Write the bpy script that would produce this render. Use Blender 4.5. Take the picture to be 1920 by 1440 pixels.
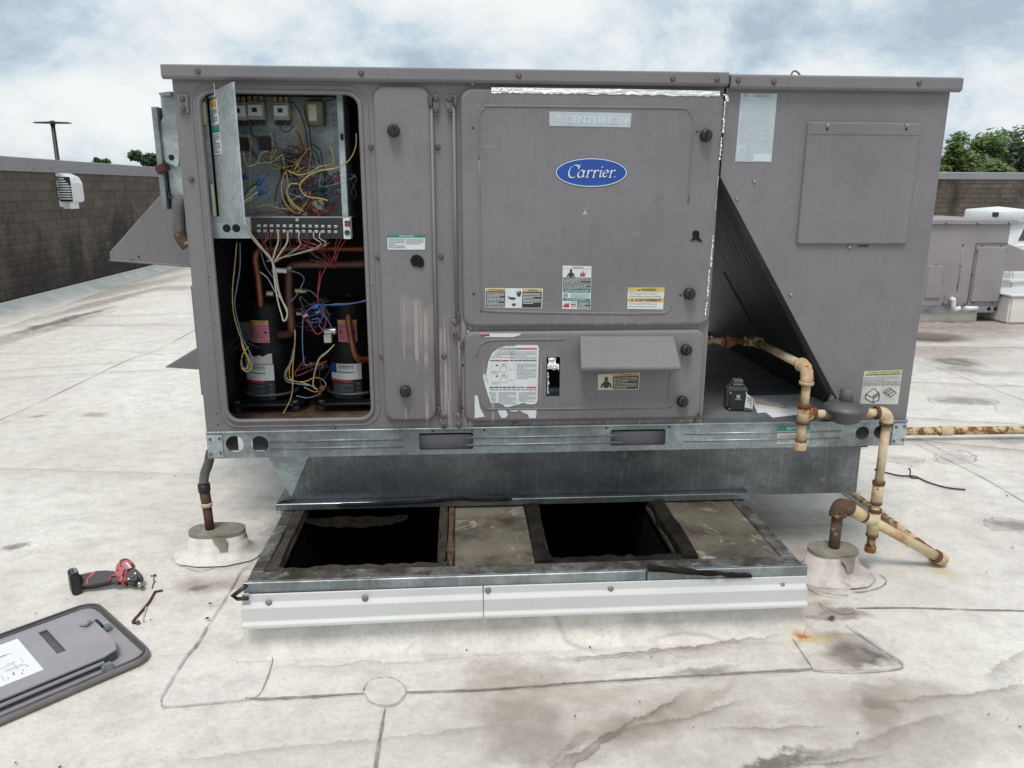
import bpy, bmesh, math, random
from mathutils import Vector, Matrix
from mathutils.geometry import tessellate_polygon
random.seed(7)
R = math.radians
scene = bpy.context.scene
for o in list(bpy.data.objects): bpy.data.objects.remove(o)
COL = scene.collection

# ------------------------------------------------------------------ camera
YAW, PITCH, ROLL = 0.07075505, 0.24795859, 0.00387913
EYE = Vector((0.77818, -2.31428, 1.23334)); FPX = 1442.0
_f = Vector((math.sin(YAW)*math.cos(PITCH), math.cos(YAW)*math.cos(PITCH), -math.sin(PITCH)))
_r0 = Vector((math.cos(YAW), -math.sin(YAW), 0)); _u0 = _r0.cross(_f)
_r = _r0*math.cos(ROLL) + _u0*math.sin(ROLL); _u = -_r0*math.sin(ROLL) + _u0*math.cos(ROLL)
cam = bpy.data.cameras.new('camera'); cam.sensor_width = 36; cam.lens = 36*FPX/1920; cam.clip_end = 2000; cam.clip_start = .02
camo = bpy.data.objects.new('camera', cam); COL.objects.link(camo)
camo.matrix_world = Matrix(((_r.x,_u.x,-_f.x,EYE.x),(_r.y,_u.y,-_f.y,EYE.y),(_r.z,_u.z,-_f.z,EYE.z),(0,0,0,1)))
scene.camera = camo

# ------------------------------------------------------------------ sky, sun, exposure
SUN_EL, SUN_AZ = 66, 200          # degrees; azimuth from +Y towards +X
world = bpy.data.worlds.new('World'); scene.world = world; world.use_nodes = True
def build_world():
    nt = world.node_tree; nt.nodes.clear(); N = nt.nodes.new; L = nt.links.new
    out = N('ShaderNodeOutputWorld'); bg = N('ShaderNodeBackground'); L(bg.outputs[0], out.inputs[0])
    sky = N('ShaderNodeTexSky'); sky.sky_type = 'NISHITA'; sky.sun_disc = False
    sky.sun_elevation = R(SUN_EL); sky.sun_rotation = R(SUN_AZ); sky.air_density = 1.0; sky.dust_density = 1.5
    tc = N('ShaderNodeTexCoord'); sep = N('ShaderNodeSeparateXYZ'); L(tc.outputs['Generated'], sep.inputs[0])
    zz = N('ShaderNodeMath'); zz.operation = 'MAXIMUM'; L(sep.outputs[2], zz.inputs[0]); zz.inputs[1].default_value = 0
    za = N('ShaderNodeMath'); za.operation = 'ADD'; L(zz.outputs[0], za.inputs[0]); za.inputs[1].default_value = .55
    cx = N('ShaderNodeMath'); cx.operation = 'DIVIDE'; L(sep.outputs[0], cx.inputs[0]); L(za.outputs[0], cx.inputs[1])
    cy = N('ShaderNodeMath'); cy.operation = 'DIVIDE'; L(sep.outputs[1], cy.inputs[0]); L(za.outputs[0], cy.inputs[1])
    cv = N('ShaderNodeCombineXYZ'); L(cx.outputs[0], cv.inputs[0]); L(cy.outputs[0], cv.inputs[1]); cv.inputs[2].default_value = 3.7
    n1 = N('ShaderNodeTexNoise'); n1.inputs['Scale'].default_value = 3.0; n1.inputs['Detail'].default_value = 7; n1.inputs['Roughness'].default_value = .60; n1.inputs['Distortion'].default_value = .15
    L(cv.outputs[0], n1.inputs['Vector'])
    n2 = N('ShaderNodeTexNoise'); n2.inputs['Scale'].default_value = .8; n2.inputs['Detail'].default_value = 6; n2.inputs['Roughness'].default_value = .55
    off = N('ShaderNodeVectorMath'); off.operation = 'ADD'; L(cv.outputs[0], off.inputs[0]); off.inputs[1].default_value = (5.3, 2.1, 9); L(off.outputs[0], n2.inputs['Vector'])
    ramp = N('ShaderNodeValToRGB'); e = ramp.color_ramp.elements   # underside of the cloud deck: bright rims, blue-grey bases
    e[0].position = .37; e[0].color = (.31, .375, .445, 1); e[1].position = .64; e[1].color = (.64, .66, .66, 1)
    m = e.new(.44); m.color = (.395, .465, .53, 1); m = e.new(.49); m.color = (.49, .55, .59, 1); m = e.new(.54); m.color = (.57, .605, .62, 1)
    L(n1.outputs[0], ramp.inputs[0])
    cov = N('ShaderNodeMapRange'); cov.inputs[1].default_value = .36; cov.inputs[2].default_value = .52; cov.inputs[3].default_value = .45; cov.inputs[4].default_value = 1
    L(n2.outputs[0], cov.inputs[0])
    sc = N('ShaderNodeVectorMath'); sc.operation = 'SCALE'; L(sky.outputs[0], sc.inputs[0]); sc.inputs['Scale'].default_value = .1
    mix = N('ShaderNodeMixRGB'); L(cov.outputs[0], mix.inputs[0]); L(sc.outputs[0], mix.inputs[1]); L(ramp.outputs[0], mix.inputs[2])
    L(mix.outputs[0], bg.inputs[0]); bg.inputs[1].default_value = 1.0
build_world()
sun = bpy.data.lights.new('sun', 'SUN'); sun.energy = 1.5; sun.angle = R(18); sun.color = (1, .96, .9)
suno = bpy.data.objects.new('sun', sun); COL.objects.link(suno)
_sd = Vector((math.sin(R(SUN_AZ))*math.cos(R(SUN_EL)), math.cos(R(SUN_AZ))*math.cos(R(SUN_EL)), math.sin(R(SUN_EL))))
suno.rotation_euler = _sd.to_track_quat('Z', 'Y').to_euler(); suno.location = (0, 0, 30)
scene.view_settings.view_transform = 'Standard'; scene.view_settings.look = 'None'
scene.view_settings.gamma = 1; scene.view_settings.exposure = 0.50; scene.view_settings.use_curve_mapping = False
scene.render.resolution_x = 1024; scene.render.resolution_y = 768

# ------------------------------------------------------------------ measuring helpers: a photo point on a known plane
def ray(px, py): return _f + _r*((px-960)/FPX) - _u*((py-720)/FPX)
def PY(px, py, Y=0.0): d = ray(px, py); return EYE + d*((Y-EYE.y)/d.y)
def PZ(px, py, Z=0.0): d = ray(px, py); return EYE + d*((Z-EYE.z)/d.z)
def PX(px, py, X=0.0): d = ray(px, py); return EYE + d*((X-EYE.x)/d.x)
def fr(a, b, c, d, Y=0.0):
    p = PY(a, b, Y); q = PY(c, d, Y); return p.x, q.x, q.z, p.z       # x0,x1,z0,z1
def fr4(tl, tr, br, bl, Y=0.0):
    A, B, C_, D = (PY(*t, Y) for t in (tl, tr, br, bl))
    return (A.x+D.x)/2, (B.x+C_.x)/2, (C_.z+D.z)/2, (A.z+B.z)/2

# ------------------------------------------------------------------ mesh helpers
class MB:
    def __init__(s): s.v = []; s.f = []; s.s = []
    def add(s, vs, fs, smooth=False):
        b = len(s.v); s.v += [tuple(v) for v in vs]; s.f += [tuple(i+b for i in f) for f in fs]; s.s += [smooth]*len(fs); return s
    def box(s, x0, x1, y0, y1, z0, z1):
        return s.add([(x0,y0,z0),(x1,y0,z0),(x1,y1,z0),(x0,y1,z0),(x0,y0,z1),(x1,y0,z1),(x1,y1,z1),(x0,y1,z1)],
                     [(0,3,2,1),(4,5,6,7),(0,1,5,4),(1,2,6,5),(2,3,7,6),(3,0,4,7)])
    def hexa(s, a, b):     # two quads (lists of four points) joined
        return s.add(list(a)+list(b), [(3,2,1,0),(4,5,6,7),(0,1,5,4),(1,2,6,5),(2,3,7,6),(3,0,4,7)])
    def tube(s, pts, r, n=8, caps=True):
        pts = [Vector(p) for p in pts]; k = len(pts); rs = r if isinstance(r, (list, tuple)) else [r]*k
        t0 = (pts[1]-pts[0]).normalized(); a = Vector((0,0,1)) if abs(t0.z) < .9 else Vector((1,0,0))
        nrm = (a - t0*a.dot(t0)).normalized(); vs = []
        for i, p in enumerate(pts):
            t = (pts[min(i+1,k-1)]-pts[max(i-1,0)])
            t = t.normalized() if t.length > 1e-9 else t0
            nrm = (nrm - t*nrm.dot(t)); nrm = nrm.normalized() if nrm.length > 1e-6 else t.orthogonal().normalized()
            bn = t.cross(nrm)
            for j in range(n):
                c = 2*math.pi*j/n; vs.append(p + (nrm*math.cos(c)+bn*math.sin(c))*rs[i])
        b = len(s.v); s.v += [tuple(v) for v in vs]
        for i in range(k-1):
            for j in range(n):
                s.f.append((b+i*n+j, b+i*n+(j+1)%n, b+(i+1)*n+(j+1)%n, b+(i+1)*n+j)); s.s.append(True)
        if caps:
            s.f.append(tuple(b+j for j in reversed(range(n)))); s.s.append(False)
            s.f.append(tuple(b+(k-1)*n+j for j in range(n))); s.s.append(False)
        return s
    def lathe(s, prof, o, ax=(0,0,1), n=20, smooth=True):
        o = Vector(o); ax = Vector(ax).normalized(); u = ax.orthogonal().normalized(); w = ax.cross(u); b = len(s.v)
        for (r, h) in prof:
            for j in range(n):
                c = 2*math.pi*j/n; s.v.append(tuple(o+ax*h+(u*math.cos(c)+w*math.sin(c))*r))
        for i in range(len(prof)-1):
            for j in range(n):
                s.f.append((b+i*n+j, b+i*n+(j+1)%n, b+(i+1)*n+(j+1)%n, b+(i+1)*n+j)); s.s.append(smooth)
        if prof[0][0] > 1e-5: s.f.append(tuple(b+j for j in reversed(range(n)))); s.s.append(False)
        if prof[-1][0] > 1e-5: s.f.append(tuple(b+(len(prof)-1)*n+j for j in range(n))); s.s.append(False)
        return s
    def plate(s, outer, holes, m0, m1):
        """outer/holes: 2-D loops; m0, m1 map (a,b) to the near and far 3-D faces"""
        loops = [outer]+list(holes); flat = [p for l in loops for p in l]; n = len(flat)
        tris = tessellate_polygon([[Vector((p[0], p[1], 0)) for p in l] for l in loops])
        vs = [m0(*p) for p in flat]+[m1(*p) for p in flat]; fs = []
        for t in tris: fs.append(tuple(t)); fs.append(tuple(i+n for i in reversed(t)))
        k = 0
        for l in loops:
            for i in range(len(l)):
                a, b = k+i, k+(i+1) % len(l); fs.append((a, b, b+n, a+n))
            k += len(l)
        return s.add(vs, fs)
    def plate_xz(s, outer, holes, y0, y1): return s.plate(outer, holes, lambda a, b: (a, y0, b), lambda a, b: (a, y1, b))
    def plate_xy(s, outer, holes, z0, z1): return s.plate(outer, holes, lambda a, b: (a, b, z1), lambda a, b: (a, b, z0))
    def plate_yz(s, outer, holes, x0, x1): return s.plate(outer, holes, lambda a, b: (x0, a, b), lambda a, b: (x1, a, b))
    def emboss(s, x0, x1, z0, z1, r, y0, h, edge=.012, holes=()):
        """pressed panel standing h proud of y0 towards -Y with a rolled edge"""
        prof = [(0, 0), (.001, -h*.55), (edge*.3, -h*.9), (edge, -h)]
        n = 5; loops = []
        for ins, dy in prof:
            loops.append([(a, y0+dy, b) for a, b in rrect(x0+ins, x1-ins, z0+ins, z1-ins, max(r-ins, .002), n)])
        b = len(s.v); m = len(loops[0])
        for l in loops: s.v += l
        for i in range(len(prof)-1):
            for j in range(m):
                s.f.append((b+i*m+j, b+i*m+(j+1)%m, b+(i+1)*m+(j+1)%m, b+(i+1)*m+j)); s.s.append(True)
        cap = [(p[0], p[2]) for p in loops[-1]]
        if holes: s.plate_xz(cap, holes, y0-h, y0-h+.004)
        else: s.f.append(tuple(b+3*m+j for j in range(m))); s.s.append(False)
        return s
    def strip(s, pts, offs):   # ribbon along pts with a constant offset vector
        o = Vector(offs); pts = [Vector(p) for p in pts]; vs = []
        for p in pts: vs += [p, p+o]
        return s.add(vs, [(2*i, 2*i+1, 2*i+3, 2*i+2) for i in range(len(pts)-1)])
    def build(s, name, mat, parent=None, bevel=0, seg=1, smooth=None, local=False):
        me = bpy.data.meshes.new(name); me.from_pydata(s.v, [], s.f)
        me.polygons.foreach_set('use_smooth', [bool(x) if smooth is None else smooth for x in s.s])
        bm = bmesh.new(); bm.from_mesh(me)
        bmesh.ops.recalc_face_normals(bm, faces=bm.faces)
        if bevel:
            es = [e for e in bm.edges if len(e.link_faces) == 2 and e.calc_face_angle(0) > .6]
            bmesh.ops.bevel(bm, geom=es, offset=bevel, segments=seg, affect='EDGES', clamp_overlap=True)
        bm.to_mesh(me); bm.free()
        me.materials.append(mat)
        o = bpy.data.objects.new(name, me); COL.objects.link(o); hang(o, parent, local); return o
def hang(o, parent, local=False):
    if parent is not None:
        o.parent = parent
        if not local and parent.type == 'EMPTY': o.matrix_parent_inverse = Matrix.Translation(-parent.location)
def rrect(x0, x1, z0, z1, r, n=5):
    pts = []
    for cx, cz, a0 in ((x1-r, z0+r, -90), (x1-r, z1-r, 0), (x0+r, z1-r, 90), (x0+r, z0+r, 180)):
        for i in range(n+1):
            a = R(a0+90*i/n); pts.append((cx+r*math.cos(a), cz+r*math.sin(a)))
    return pts
def circ(cx, cz, r, n=20, e=1.0): return [(cx+r*math.cos(2*math.pi*i/n), cz+r*e*math.sin(2*math.pi*i/n)) for i in range(n)]
def curve(pts, k=6, closed=False):
    pts = [Vector(p) for p in pts]; n = len(pts); out = []
    for i in range(n-1):
        p0, p1, p2, p3 = pts[max(i-1,0)], pts[i], pts[i+1], pts[min(i+2,n-1)]
        for j in range(k):
            t = j/k
            out.append(.5*((2*p1)+(p2-p0)*t+(2*p0-5*p1+4*p2-p3)*t*t+(3*p1-p0-3*p2+p3)*t**3))
    return out+[pts[-1]]
def thing(name, label, cat, loc=(0,0,0), rotz=0, group=None):
    o = bpy.data.objects.new(name, None); COL.objects.link(o); o.location = loc; o.rotation_euler = (0,0,rotz); o.empty_display_size = .1
    tag(o, label, cat, group); return o
def tag(o, label, cat, group=None):
    o['label'] = label; o['category'] = cat
    if group: o['group'] = group
    return o
def struct(o): o['kind'] = 'structure'; return o
def stuff(o): o['kind'] = 'stuff'; return o

# ------------------------------------------------------------------ materials
class NG:
    def __init__(s, name):
        s.m = bpy.data.materials.new(name); s.m.use_nodes = True; s.t = s.m.node_tree; s.t.nodes.clear()
        s.out = s.n('ShaderNodeOutputMaterial'); s.p = s.n('ShaderNodeBsdfPrincipled'); s.l(s.p.outputs[0], s.out.inputs[0])
        s.tc = s.n('ShaderNodeTexCoord'); s.co = s.tc.outputs['Object']
    def n(s, t): return s.t.nodes.new(t)
    def l(s, a, b): s.t.links.new(a, b)
    def noise(s, scale, detail=4, rough=.55, vec=None, stretch=None, dist=0, off=None):
        v = vec or s.co
        if stretch or off:
            mp = s.n('ShaderNodeMapping'); s.l(v, mp.inputs[0]); v = mp.outputs[0]
            if stretch: mp.inputs['Scale'].default_value = stretch
            if off: mp.inputs['Location'].default_value = off
        k = s.n('ShaderNodeTexNoise'); s.l(v, k.inputs['Vector']); k.inputs['Scale'].default_value = scale
        k.inputs['Detail'].default_value = detail; k.inputs['Roughness'].default_value = rough; k.inputs['Distortion'].default_value = dist
        return k.outputs[0]
    def mr(s, v, a, b, c=0, d=1, smooth=False):
        k = s.n('ShaderNodeMapRange'); s.l(v, k.inputs[0])
        for i, x in enumerate((a, b, c, d)): k.inputs[i+1].default_value = x
        if smooth: k.interpolation_type = 'SMOOTHSTEP'
        return k.outputs[0]
    def math(s, op, a, b=None):
        k = s.n('ShaderNodeMath'); k.operation = op
        for i, x in enumerate((a, b)):
            if x is None: continue
            if isinstance(x, (int, float)): k.inputs[i].default_value = x
            else: s.l(x, k.inputs[i])
        return k.outputs[0]
    def mix(s, f, a, b, mode='MIX'):
        k = s.n('ShaderNodeMixRGB'); k.blend_type = mode
        for i, x in enumerate((f, a, b)):
            if isinstance(x, (int, float)): k.inputs[i].default_value = x
            elif isinstance(x, (tuple, list)): k.inputs[i].default_value = (*x[:3], 1)
            else: s.l(x, k.inputs[i])
        return k.outputs[0]
    def sep(s, v=None):
        k = s.n('ShaderNodeSeparateXYZ'); s.l(v or s.co, k.inputs[0]); return k.outputs
    def fin(s, col, rough=.5, metal=0, bump=None, bs=.2, bd=.01, spec=None):
        if isinstance(col, (tuple, list)): s.p.inputs['Base Color'].default_value = (*col[:3], 1)
        else: s.l(col, s.p.inputs['Base Color'])
        if isinstance(rough, (int, float)): s.p.inputs['Roughness'].default_value = rough
        else: s.l(rough, s.p.inputs['Roughness'])
        if isinstance(metal, (int, float)): s.p.inputs['Metallic'].default_value = metal
        else: s.l(metal, s.p.inputs['Metallic'])
        if spec is not None: s.p.inputs['Specular IOR Level'].default_value = spec
        if bump is not None:
            b = s.n('ShaderNodeBump'); b.inputs['Strength'].default_value = bs; b.inputs['Distance'].default_value = bd
            s.l(bump, b.inputs['Height']); s.l(b.outputs[0], s.p.inputs['Normal'])
        return s.m
def plain(name, col, rough=.5, metal=0, var=.12, scale=30, bump=0, spec=None):
    g = NG(name); n = g.noise(scale, 4); c = g.mix(g.mr(n, .3, .7), tuple(x*(1-var) for x in col), tuple(min(1, x*(1+var)) for x in col))
    return g.fin(c, rough, metal, n if bump else None, bump or .1, .003, spec)

def paint_mat(name, base, regions=(), rub=True):
    """weathered enamel; regions: (x0, x1, z_top, z_end, ztop_patch) boxes where pale drips have run down"""
    g = NG(name); xyz = g.sep(); x, z = xyz[0], xyz[2]
    big = g.noise(2.2, 5, .6); fine = g.noise(60, 3); run = g.noise(5, 6, .68, stretch=(11, 11, .45)); mid = g.noise(14, 6, .7, off=(4, 2, 8))
    c = g.mix(g.mr(big, .3, .72), tuple(v*.84 for v in base), tuple(v*1.12 for v in base)); c = g.mix(g.math('MULTIPLY', g.mr(g.noise(.9, 4, .6, off=(2, 9, 4)), .4, .7), .5), c, (base[0]*1.16, base[1]*1.17, base[2]*1.14))
    c = g.mix(g.math('MULTIPLY', g.mr(run, .46, .72), .15), c, (base[0]*1.42, base[1]*1.36, base[2]*1.32))
    c = g.mix(g.math('MULTIPLY', g.mr(g.noise(6, 6, .68, stretch=(14, 14, .35), off=(2, 0, 3)), .54, .76), .22), c, tuple(v*.66 for v in base))
    c = g.mix(g.math('MULTIPLY', g.mr(mid, .50, .72), .28), c, (base[0]*.70, base[1]*.68, base[2]*.64))
    dirt = g.mr(g.noise(7, 6, .7, off=(3, 1, 2)), .56, .74)
    c = g.mix(g.math('MULTIPLY', dirt, .25), c, (.11, .10, .095))
    speck = g.mr(g.noise(140, 2, .5), .69, .76); c = g.mix(g.math('MULTIPLY', speck, .5), c, (.08, .07, .065))
    scr = g.mr(g.noise(18, 5, .7, stretch=(1, 1, 7), off=(5, 5, 5)), .665, .69); c = g.mix(g.math('MULTIPLY', scr, .35), c, (.42, .40, .40))
    low = g.math('MULTIPLY', g.mr(z, .62, .50), g.mr(g.noise(9, 5, .7, off=(8, 8, 1)), .38, .62)); c = g.mix(g.math('MULTIPLY', low, .55), c, (.12, .095, .08))
    for (x0, x1, zt, ze, zp) in regions:
        bl = g.math('MULTIPLY', g.math('SUBTRACT', g.noise(7, 6, .65, off=(zt, 0, 0)), .5), .22); zz = g.math('ADD', z, bl)
        ins = g.math('MULTIPLY', g.mr(x, x0, x0+.01), g.mr(x, x1, x1-.01))
        dr = g.mr(g.noise(85, 3, .6, stretch=(1, 1, .02), off=(zt, 0, 0)), .57, .61); dr = g.math('MULTIPLY', dr, g.mr(g.noise(11, 3, .6, stretch=(1, 1, .6), off=(0, 3, 1)), .38, .52))
        lo = g.math('ADD', z, g.math('MULTIPLY', g.noise(30, 1, .5, stretch=(1, 1, .01), off=(1, 0, 0)), .25))
        dr = g.math('MULTIPLY', dr, g.math('MULTIPLY', g.mr(zz, zt+.01, zt-.01), g.mr(lo, ze+.10, ze+.16)))
        pt = g.math('MULTIPLY', g.math('MULTIPLY', g.mr(zz, zt+.012, zt-.004), g.mr(zz, zp-.03, zp+.03)), g.mr(mid, .3, .55, .35, 1))
        al = g.math('MULTIPLY', g.math('MAXIMUM', g.math('MULTIPLY', dr, .70), g.math('MULTIPLY', pt, .30)), ins)
        c = g.mix(al, c, (.40, .335, .315))
    bmp = g.math('ADD', g.math('MULTIPLY', fine, .05), g.noise(2.6, 2, .4, off=(6, 6, 6)))
    return g.fin(c, g.mr(big, .3, .7, .46, .66), 0, bmp, .32, .025, .35)
PAINT = (.190, .181, .190)
def galv_mat(name, base, dark=.0, streak=.4, rough=.42, metal=.75):
    g = NG(name)
    v = g.n('ShaderNodeTexVoronoi'); g.l(g.co, v.inputs['Vector']); v.inputs['Scale'].default_value = 90
    sp = g.n('ShaderNodeSeparateColor'); g.l(v.outputs['Color'], sp.inputs[0])
    c = g.mix(sp.outputs[0], tuple(x*.86 for x in base), tuple(x*1.12 for x in base))
    blot = g.noise(3.5, 6, .65, stretch=(1, 1, 1.6))
    c = g.mix(g.mr(blot, .40, .66), c, tuple(x*.45 for x in base))
    run = g.noise(7, 5, .7, stretch=(10, 10, .6), off=(1, 0, 0))
    c = g.mix(g.math('MULTIPLY', g.mr(run, .54, .72), streak), c, (.48, .54, .58))
    ox = g.noise(11, 7, .75, off=(0, 4, 0))
    c = g.mix(g.math('MULTIPLY', g.mr(ox, .62, .7), .35), c, (.55, .60, .62))
    return g.fin(c, g.mr(blot, .3, .7, rough-.08, rough+.2), metal, blot, .05, .004)
def roof_mat():
    g = NG('roof_membrane')
    wob = g.noise(3.2, 6, .62); wob2 = g.noise(14, 5, .6, off=(7, 1, 0))
    dv = g.n('ShaderNodeVectorMath'); dv.operation = 'SCALE'
    cc = g.n('ShaderNodeCombineXYZ'); g.l(g.math('SUBTRACT', wob, .5), cc.inputs[0]); g.l(g.math('SUBTRACT', g.noise(3.2, 6, .62, off=(9, 9, 9)), .5), cc.inputs[1])
    g.l(cc.outputs[0], dv.inputs[0]); dv.inputs['Scale'].default_value = .20
    d2 = g.n('ShaderNodeVectorMath'); d2.operation = 'SCALE'; c2 = g.n('ShaderNodeCombineXYZ'); g.l(g.math('SUBTRACT', g.noise(24, 5, .65, off=(2, 2, 0)), .5), c2.inputs[0]); g.l(g.math('SUBTRACT', g.noise(24, 5, .65, off=(5, 8, 0)), .5), c2.inputs[1]); g.l(c2.outputs[0], d2.inputs[0]); d2.inputs['Scale'].default_value = .045
    a2 = g.n('ShaderNodeVectorMath'); a2.operation = 'ADD'; g.l(dv.outputs[0], a2.inputs[0]); g.l(d2.outputs[0], a2.inputs[1])
    ad = g.n('ShaderNodeVectorMath'); ad.operation = 'ADD'; g.l(g.co, ad.inputs[0]); g.l(a2.outputs[0], ad.inputs[1]); pos = ad.outputs[0]
    c = g.mix(g.mr(g.noise(1.1, 6, .6), .3, .7), (.62, .59, .52), (.83, .81, .745))
    c = g.mix(g.math('MULTIPLY', g.mr(wob2, .45, .70), .5), c, (.47, .445, .40))
    c = g.mix(g.math('MULTIPLY', g.mr(g.noise(70, 5, .75), .5, .68), .42), c, (.38, .355, .325))
    c = g.mix(g.math('MULTIPLY', g.mr(g.noise(5.5, 7, .72, off=(3, 7, 2), stretch=(1, 1.5, 1)), .48, .68), .5), c, (.46, .435, .40))
    c = g.mix(g.math('MULTIPLY', g.mr(g.noise(26, 5, .7, off=(1, 4, 2)), .56, .66), .4), c, (.78, .775, .75))
    lx = g.sep()[0]
    # dirt carried by ponding water: grows towards the drains on the right
    grime = g.math('MULTIPLY', g.mr(g.noise(.55, 5, .62, off=(2, 5, 0), stretch=(1, .7, 1)), .40, .66), g.mr(lx, -.2, 2.0, .25, 1))
    c = g.mix(g.math('MULTIPLY', grime, .6), c, (.40, .36, .335))
    # tide marks left by drying puddles
    tn = g.noise(.9, 4, .55, off=(4, 8, 1), dist=.5)
    fr_ = g.math('ABSOLUTE', g.math('SUBTRACT', g.math('FRACT', g.math('MULTIPLY', tn, 7)), .5))
    line = g.math('MULTIPLY', g.mr(fr_, .0, .055, 1, 0), g.mr(g.noise(1.3, 4, off=(1, 1, 5)), .5, .66))
    line = g.math('MULTIPLY', line, g.mr(lx, -.6, 1.6, .3, 1))
    c = g.mix(g.math('MULTIPLY', line, .7), c, (.24, .21, .19))
    def after(v, acc):      # evaluate the stains one after the other (keeps the shader small)
        k = g.n('ShaderNodeVectorMath'); k.operation = 'MULTIPLY_ADD'; g.l(acc, k.inputs[0]); k.inputs[1].default_value = (1e-6, 1e-6, 1e-6); g.l(v, k.inputs[2]); return k.outputs[0]
    def spot(px, py, rx, ry, rot, fill, ring, col, soft=.5, acc=None):
        p = PZ(px, py); mp = g.n('ShaderNodeMapping'); mp.vector_type = 'TEXTURE'; g.l(after(pos, acc), mp.inputs[0])
        mp.inputs['Location'].default_value = (p.x, p.y, 0); mp.inputs['Rotation'].default_value = (0, 0, R(rot)); mp.inputs['Scale'].default_value = (rx, ry, 1)
        ln = g.n('ShaderNodeVectorMath'); ln.operation = 'LENGTH'; g.l(mp.outputs[0], ln.inputs[0]); d = ln.outputs['Value']
        a = g.math('MULTIPLY', g.mr(d, 1, 1-soft, 0, fill), g.mr(wob2, .3, .55, .7, 1.15))
        if ring: a = g.math('MAXIMUM', a, g.mr(g.math('ABSOLUTE', g.math('SUBTRACT', d, .93)), 0, .07, ring, 0))
        return g.mix(a, acc, col)
    D = (.15, .13, .12); B = (.27, .215, .175); V = (.37, .32, .265)
    for a in [(1790,858,.15,.07,25,.22,.7,D),(1800,858,.08,.045,10,.1,.6,D),(1690,862,.07,.07,0,.3,.6,D),(1895,985,.11,.08,0,.6,.7,D),(1845,975,.05,.03,30,.2,.3,D),
              (1810,752,.20,.10,0,.6,.6,D),(1790,678,.22,.2,0,.75,.4,D),(1800,692,.16,.12,0,.5,.3,D),(1860,700,.3,.1,-8,.3,.4,D),(1900,825,.12,.06,0,.4,.5,D),
              (1740,632,.42,.30,0,1.0,.0,(.07,.058,.05)),(1830,606,1.7,.5,0,.6,.3,B),(1790,622,1.0,.5,0,.6,.2,B),(1740,660,.7,.25,0,.5,.3,B),
              (1620,1235,.10,.06,-15,.95,.25,D),(1590,1205,.10,.06,-25,.6,.2,D),(1560,1240,.14,.05,0,.4,.2,V),(1645,1330,.05,.12,-18,.6,.35,D),(1690,1310,.20,.05,6,.35,.2,V),(1640,1370,.25,.18,0,.25,.0,V),
              (1085,1405,.07,.03,42,.8,.5,D),(1150,1372,.12,.035,36,.5,.4,V),(1230,1345,.16,.035,16,.5,.3,V),(1330,1310,.13,.018,40,.5,.4,V),(1290,1335,.25,.09,12,.35,0,V),
              (985,1345,.12,.09,0,.55,.0,D),(1000,1400,.11,.07,0,.5,.0,D),(960,1290,.10,.04,0,.4,.2,B),(1030,1330,.34,.2,0,.4,0,V),(980,1265,.2,.05,0,.35,0,B),
              (1250,1235,.34,.04,6,.35,.0,V),(1750,1350,.5,.16,0,.35,0,V),(1250,1400,.5,.12,0,.35,0,V),(1560,1300,.35,.08,0,.3,0,V),(1150,1300,.5,.08,4,.3,0,V),(1330,1262,.10,.02,5,.5,.3,D),(1440,1436,.2,.02,10,.8,.3,D),(1420,1370,.12,.03,10,.3,.4,V),
              (380,1098,.05,.035,20,.85,.3,D),(380,1095,.11,.07,0,.55,.25,B),(480,1090,.18,.06,20,.4,0,B),(600,1200,.3,.03,3,.25,0,V),(690,1205,.12,.012,3,.4,0,D),
              (180,777,.10,.06,0,.5,.3,B),(70,780,.06,.03,0,.6,.2,B),(15,1030,.05,.03,0,.6,.3,D),(12,1035,.03,.02,0,.5,.3,D),
              (1500,1060,.25,.2,0,.6,0,V),(1480,975,.35,.12,0,.5,0,V),(1560,1150,.14,.04,-10,.8,.1,(.24,.20,.18)),(1540,1100,.16,.06,0,.5,.1,V),(1525,1130,.09,.05,0,.6,0,V),
              (60,624,.16,1.4,-6,.5,.2,B),(120,600,.09,1.0,-6,.8,.2,D),(200,565,.14,1.6,-6,.5,.2,D),(270,535,.2,2.0,-6,.45,.2,B),(330,540,.4,.3,0,.4,.2,D),(180,610,.9,.08,0,.25,.3,D)]:
        c = spot(*a, acc=c)
    c = spot(1530, 1203, .10, .040, 0, .6, 0, (.62, .46, .22), .8, c); c = spot(1515, 1200, .045, .018, 0, .95, 0, (.36, .15, .045), .9, c)
    c = spot(1765, 1075, .05, .05, 0, .5, 0, (.60, .46, .20), .9, c)
    vo = g.n('ShaderNodeTexVoronoi'); vo.feature = 'DISTANCE_TO_EDGE'; vo.inputs['Scale'].default_value = 9; g.l(pos, vo.inputs['Vector'])
    crk = g.math('MULTIPLY', g.mr(vo.outputs[0], 0, .022, 1, 0), g.mr(g.noise(2.5, 4, .6, off=(6, 3, 3)), .5, .62)); c = g.mix(g.math('MULTIPLY', crk, .14), c, (.30, .27, .245))
    vp = g.n('ShaderNodeTexVoronoi'); vp.inputs['Scale'].default_value = 17; g.l(pos, vp.inputs['Vector'])
    rg = g.math('MULTIPLY', g.mr(g.math('ABSOLUTE', g.math('SUBTRACT', vp.outputs['Distance'], .22)), 0, .04, 1, 0), g.mr(g.noise(3.1, 3, .6, off=(1, 6, 3)), .55, .62)); c = g.mix(g.math('MULTIPLY', rg, .28), c, (.36, .33, .30))
    wv = g.math('MULTIPLY', g.math('SUBTRACT', g.noise(4.5, 5, .6, off=(8, 1, 0)), .5), 2.2)
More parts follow.
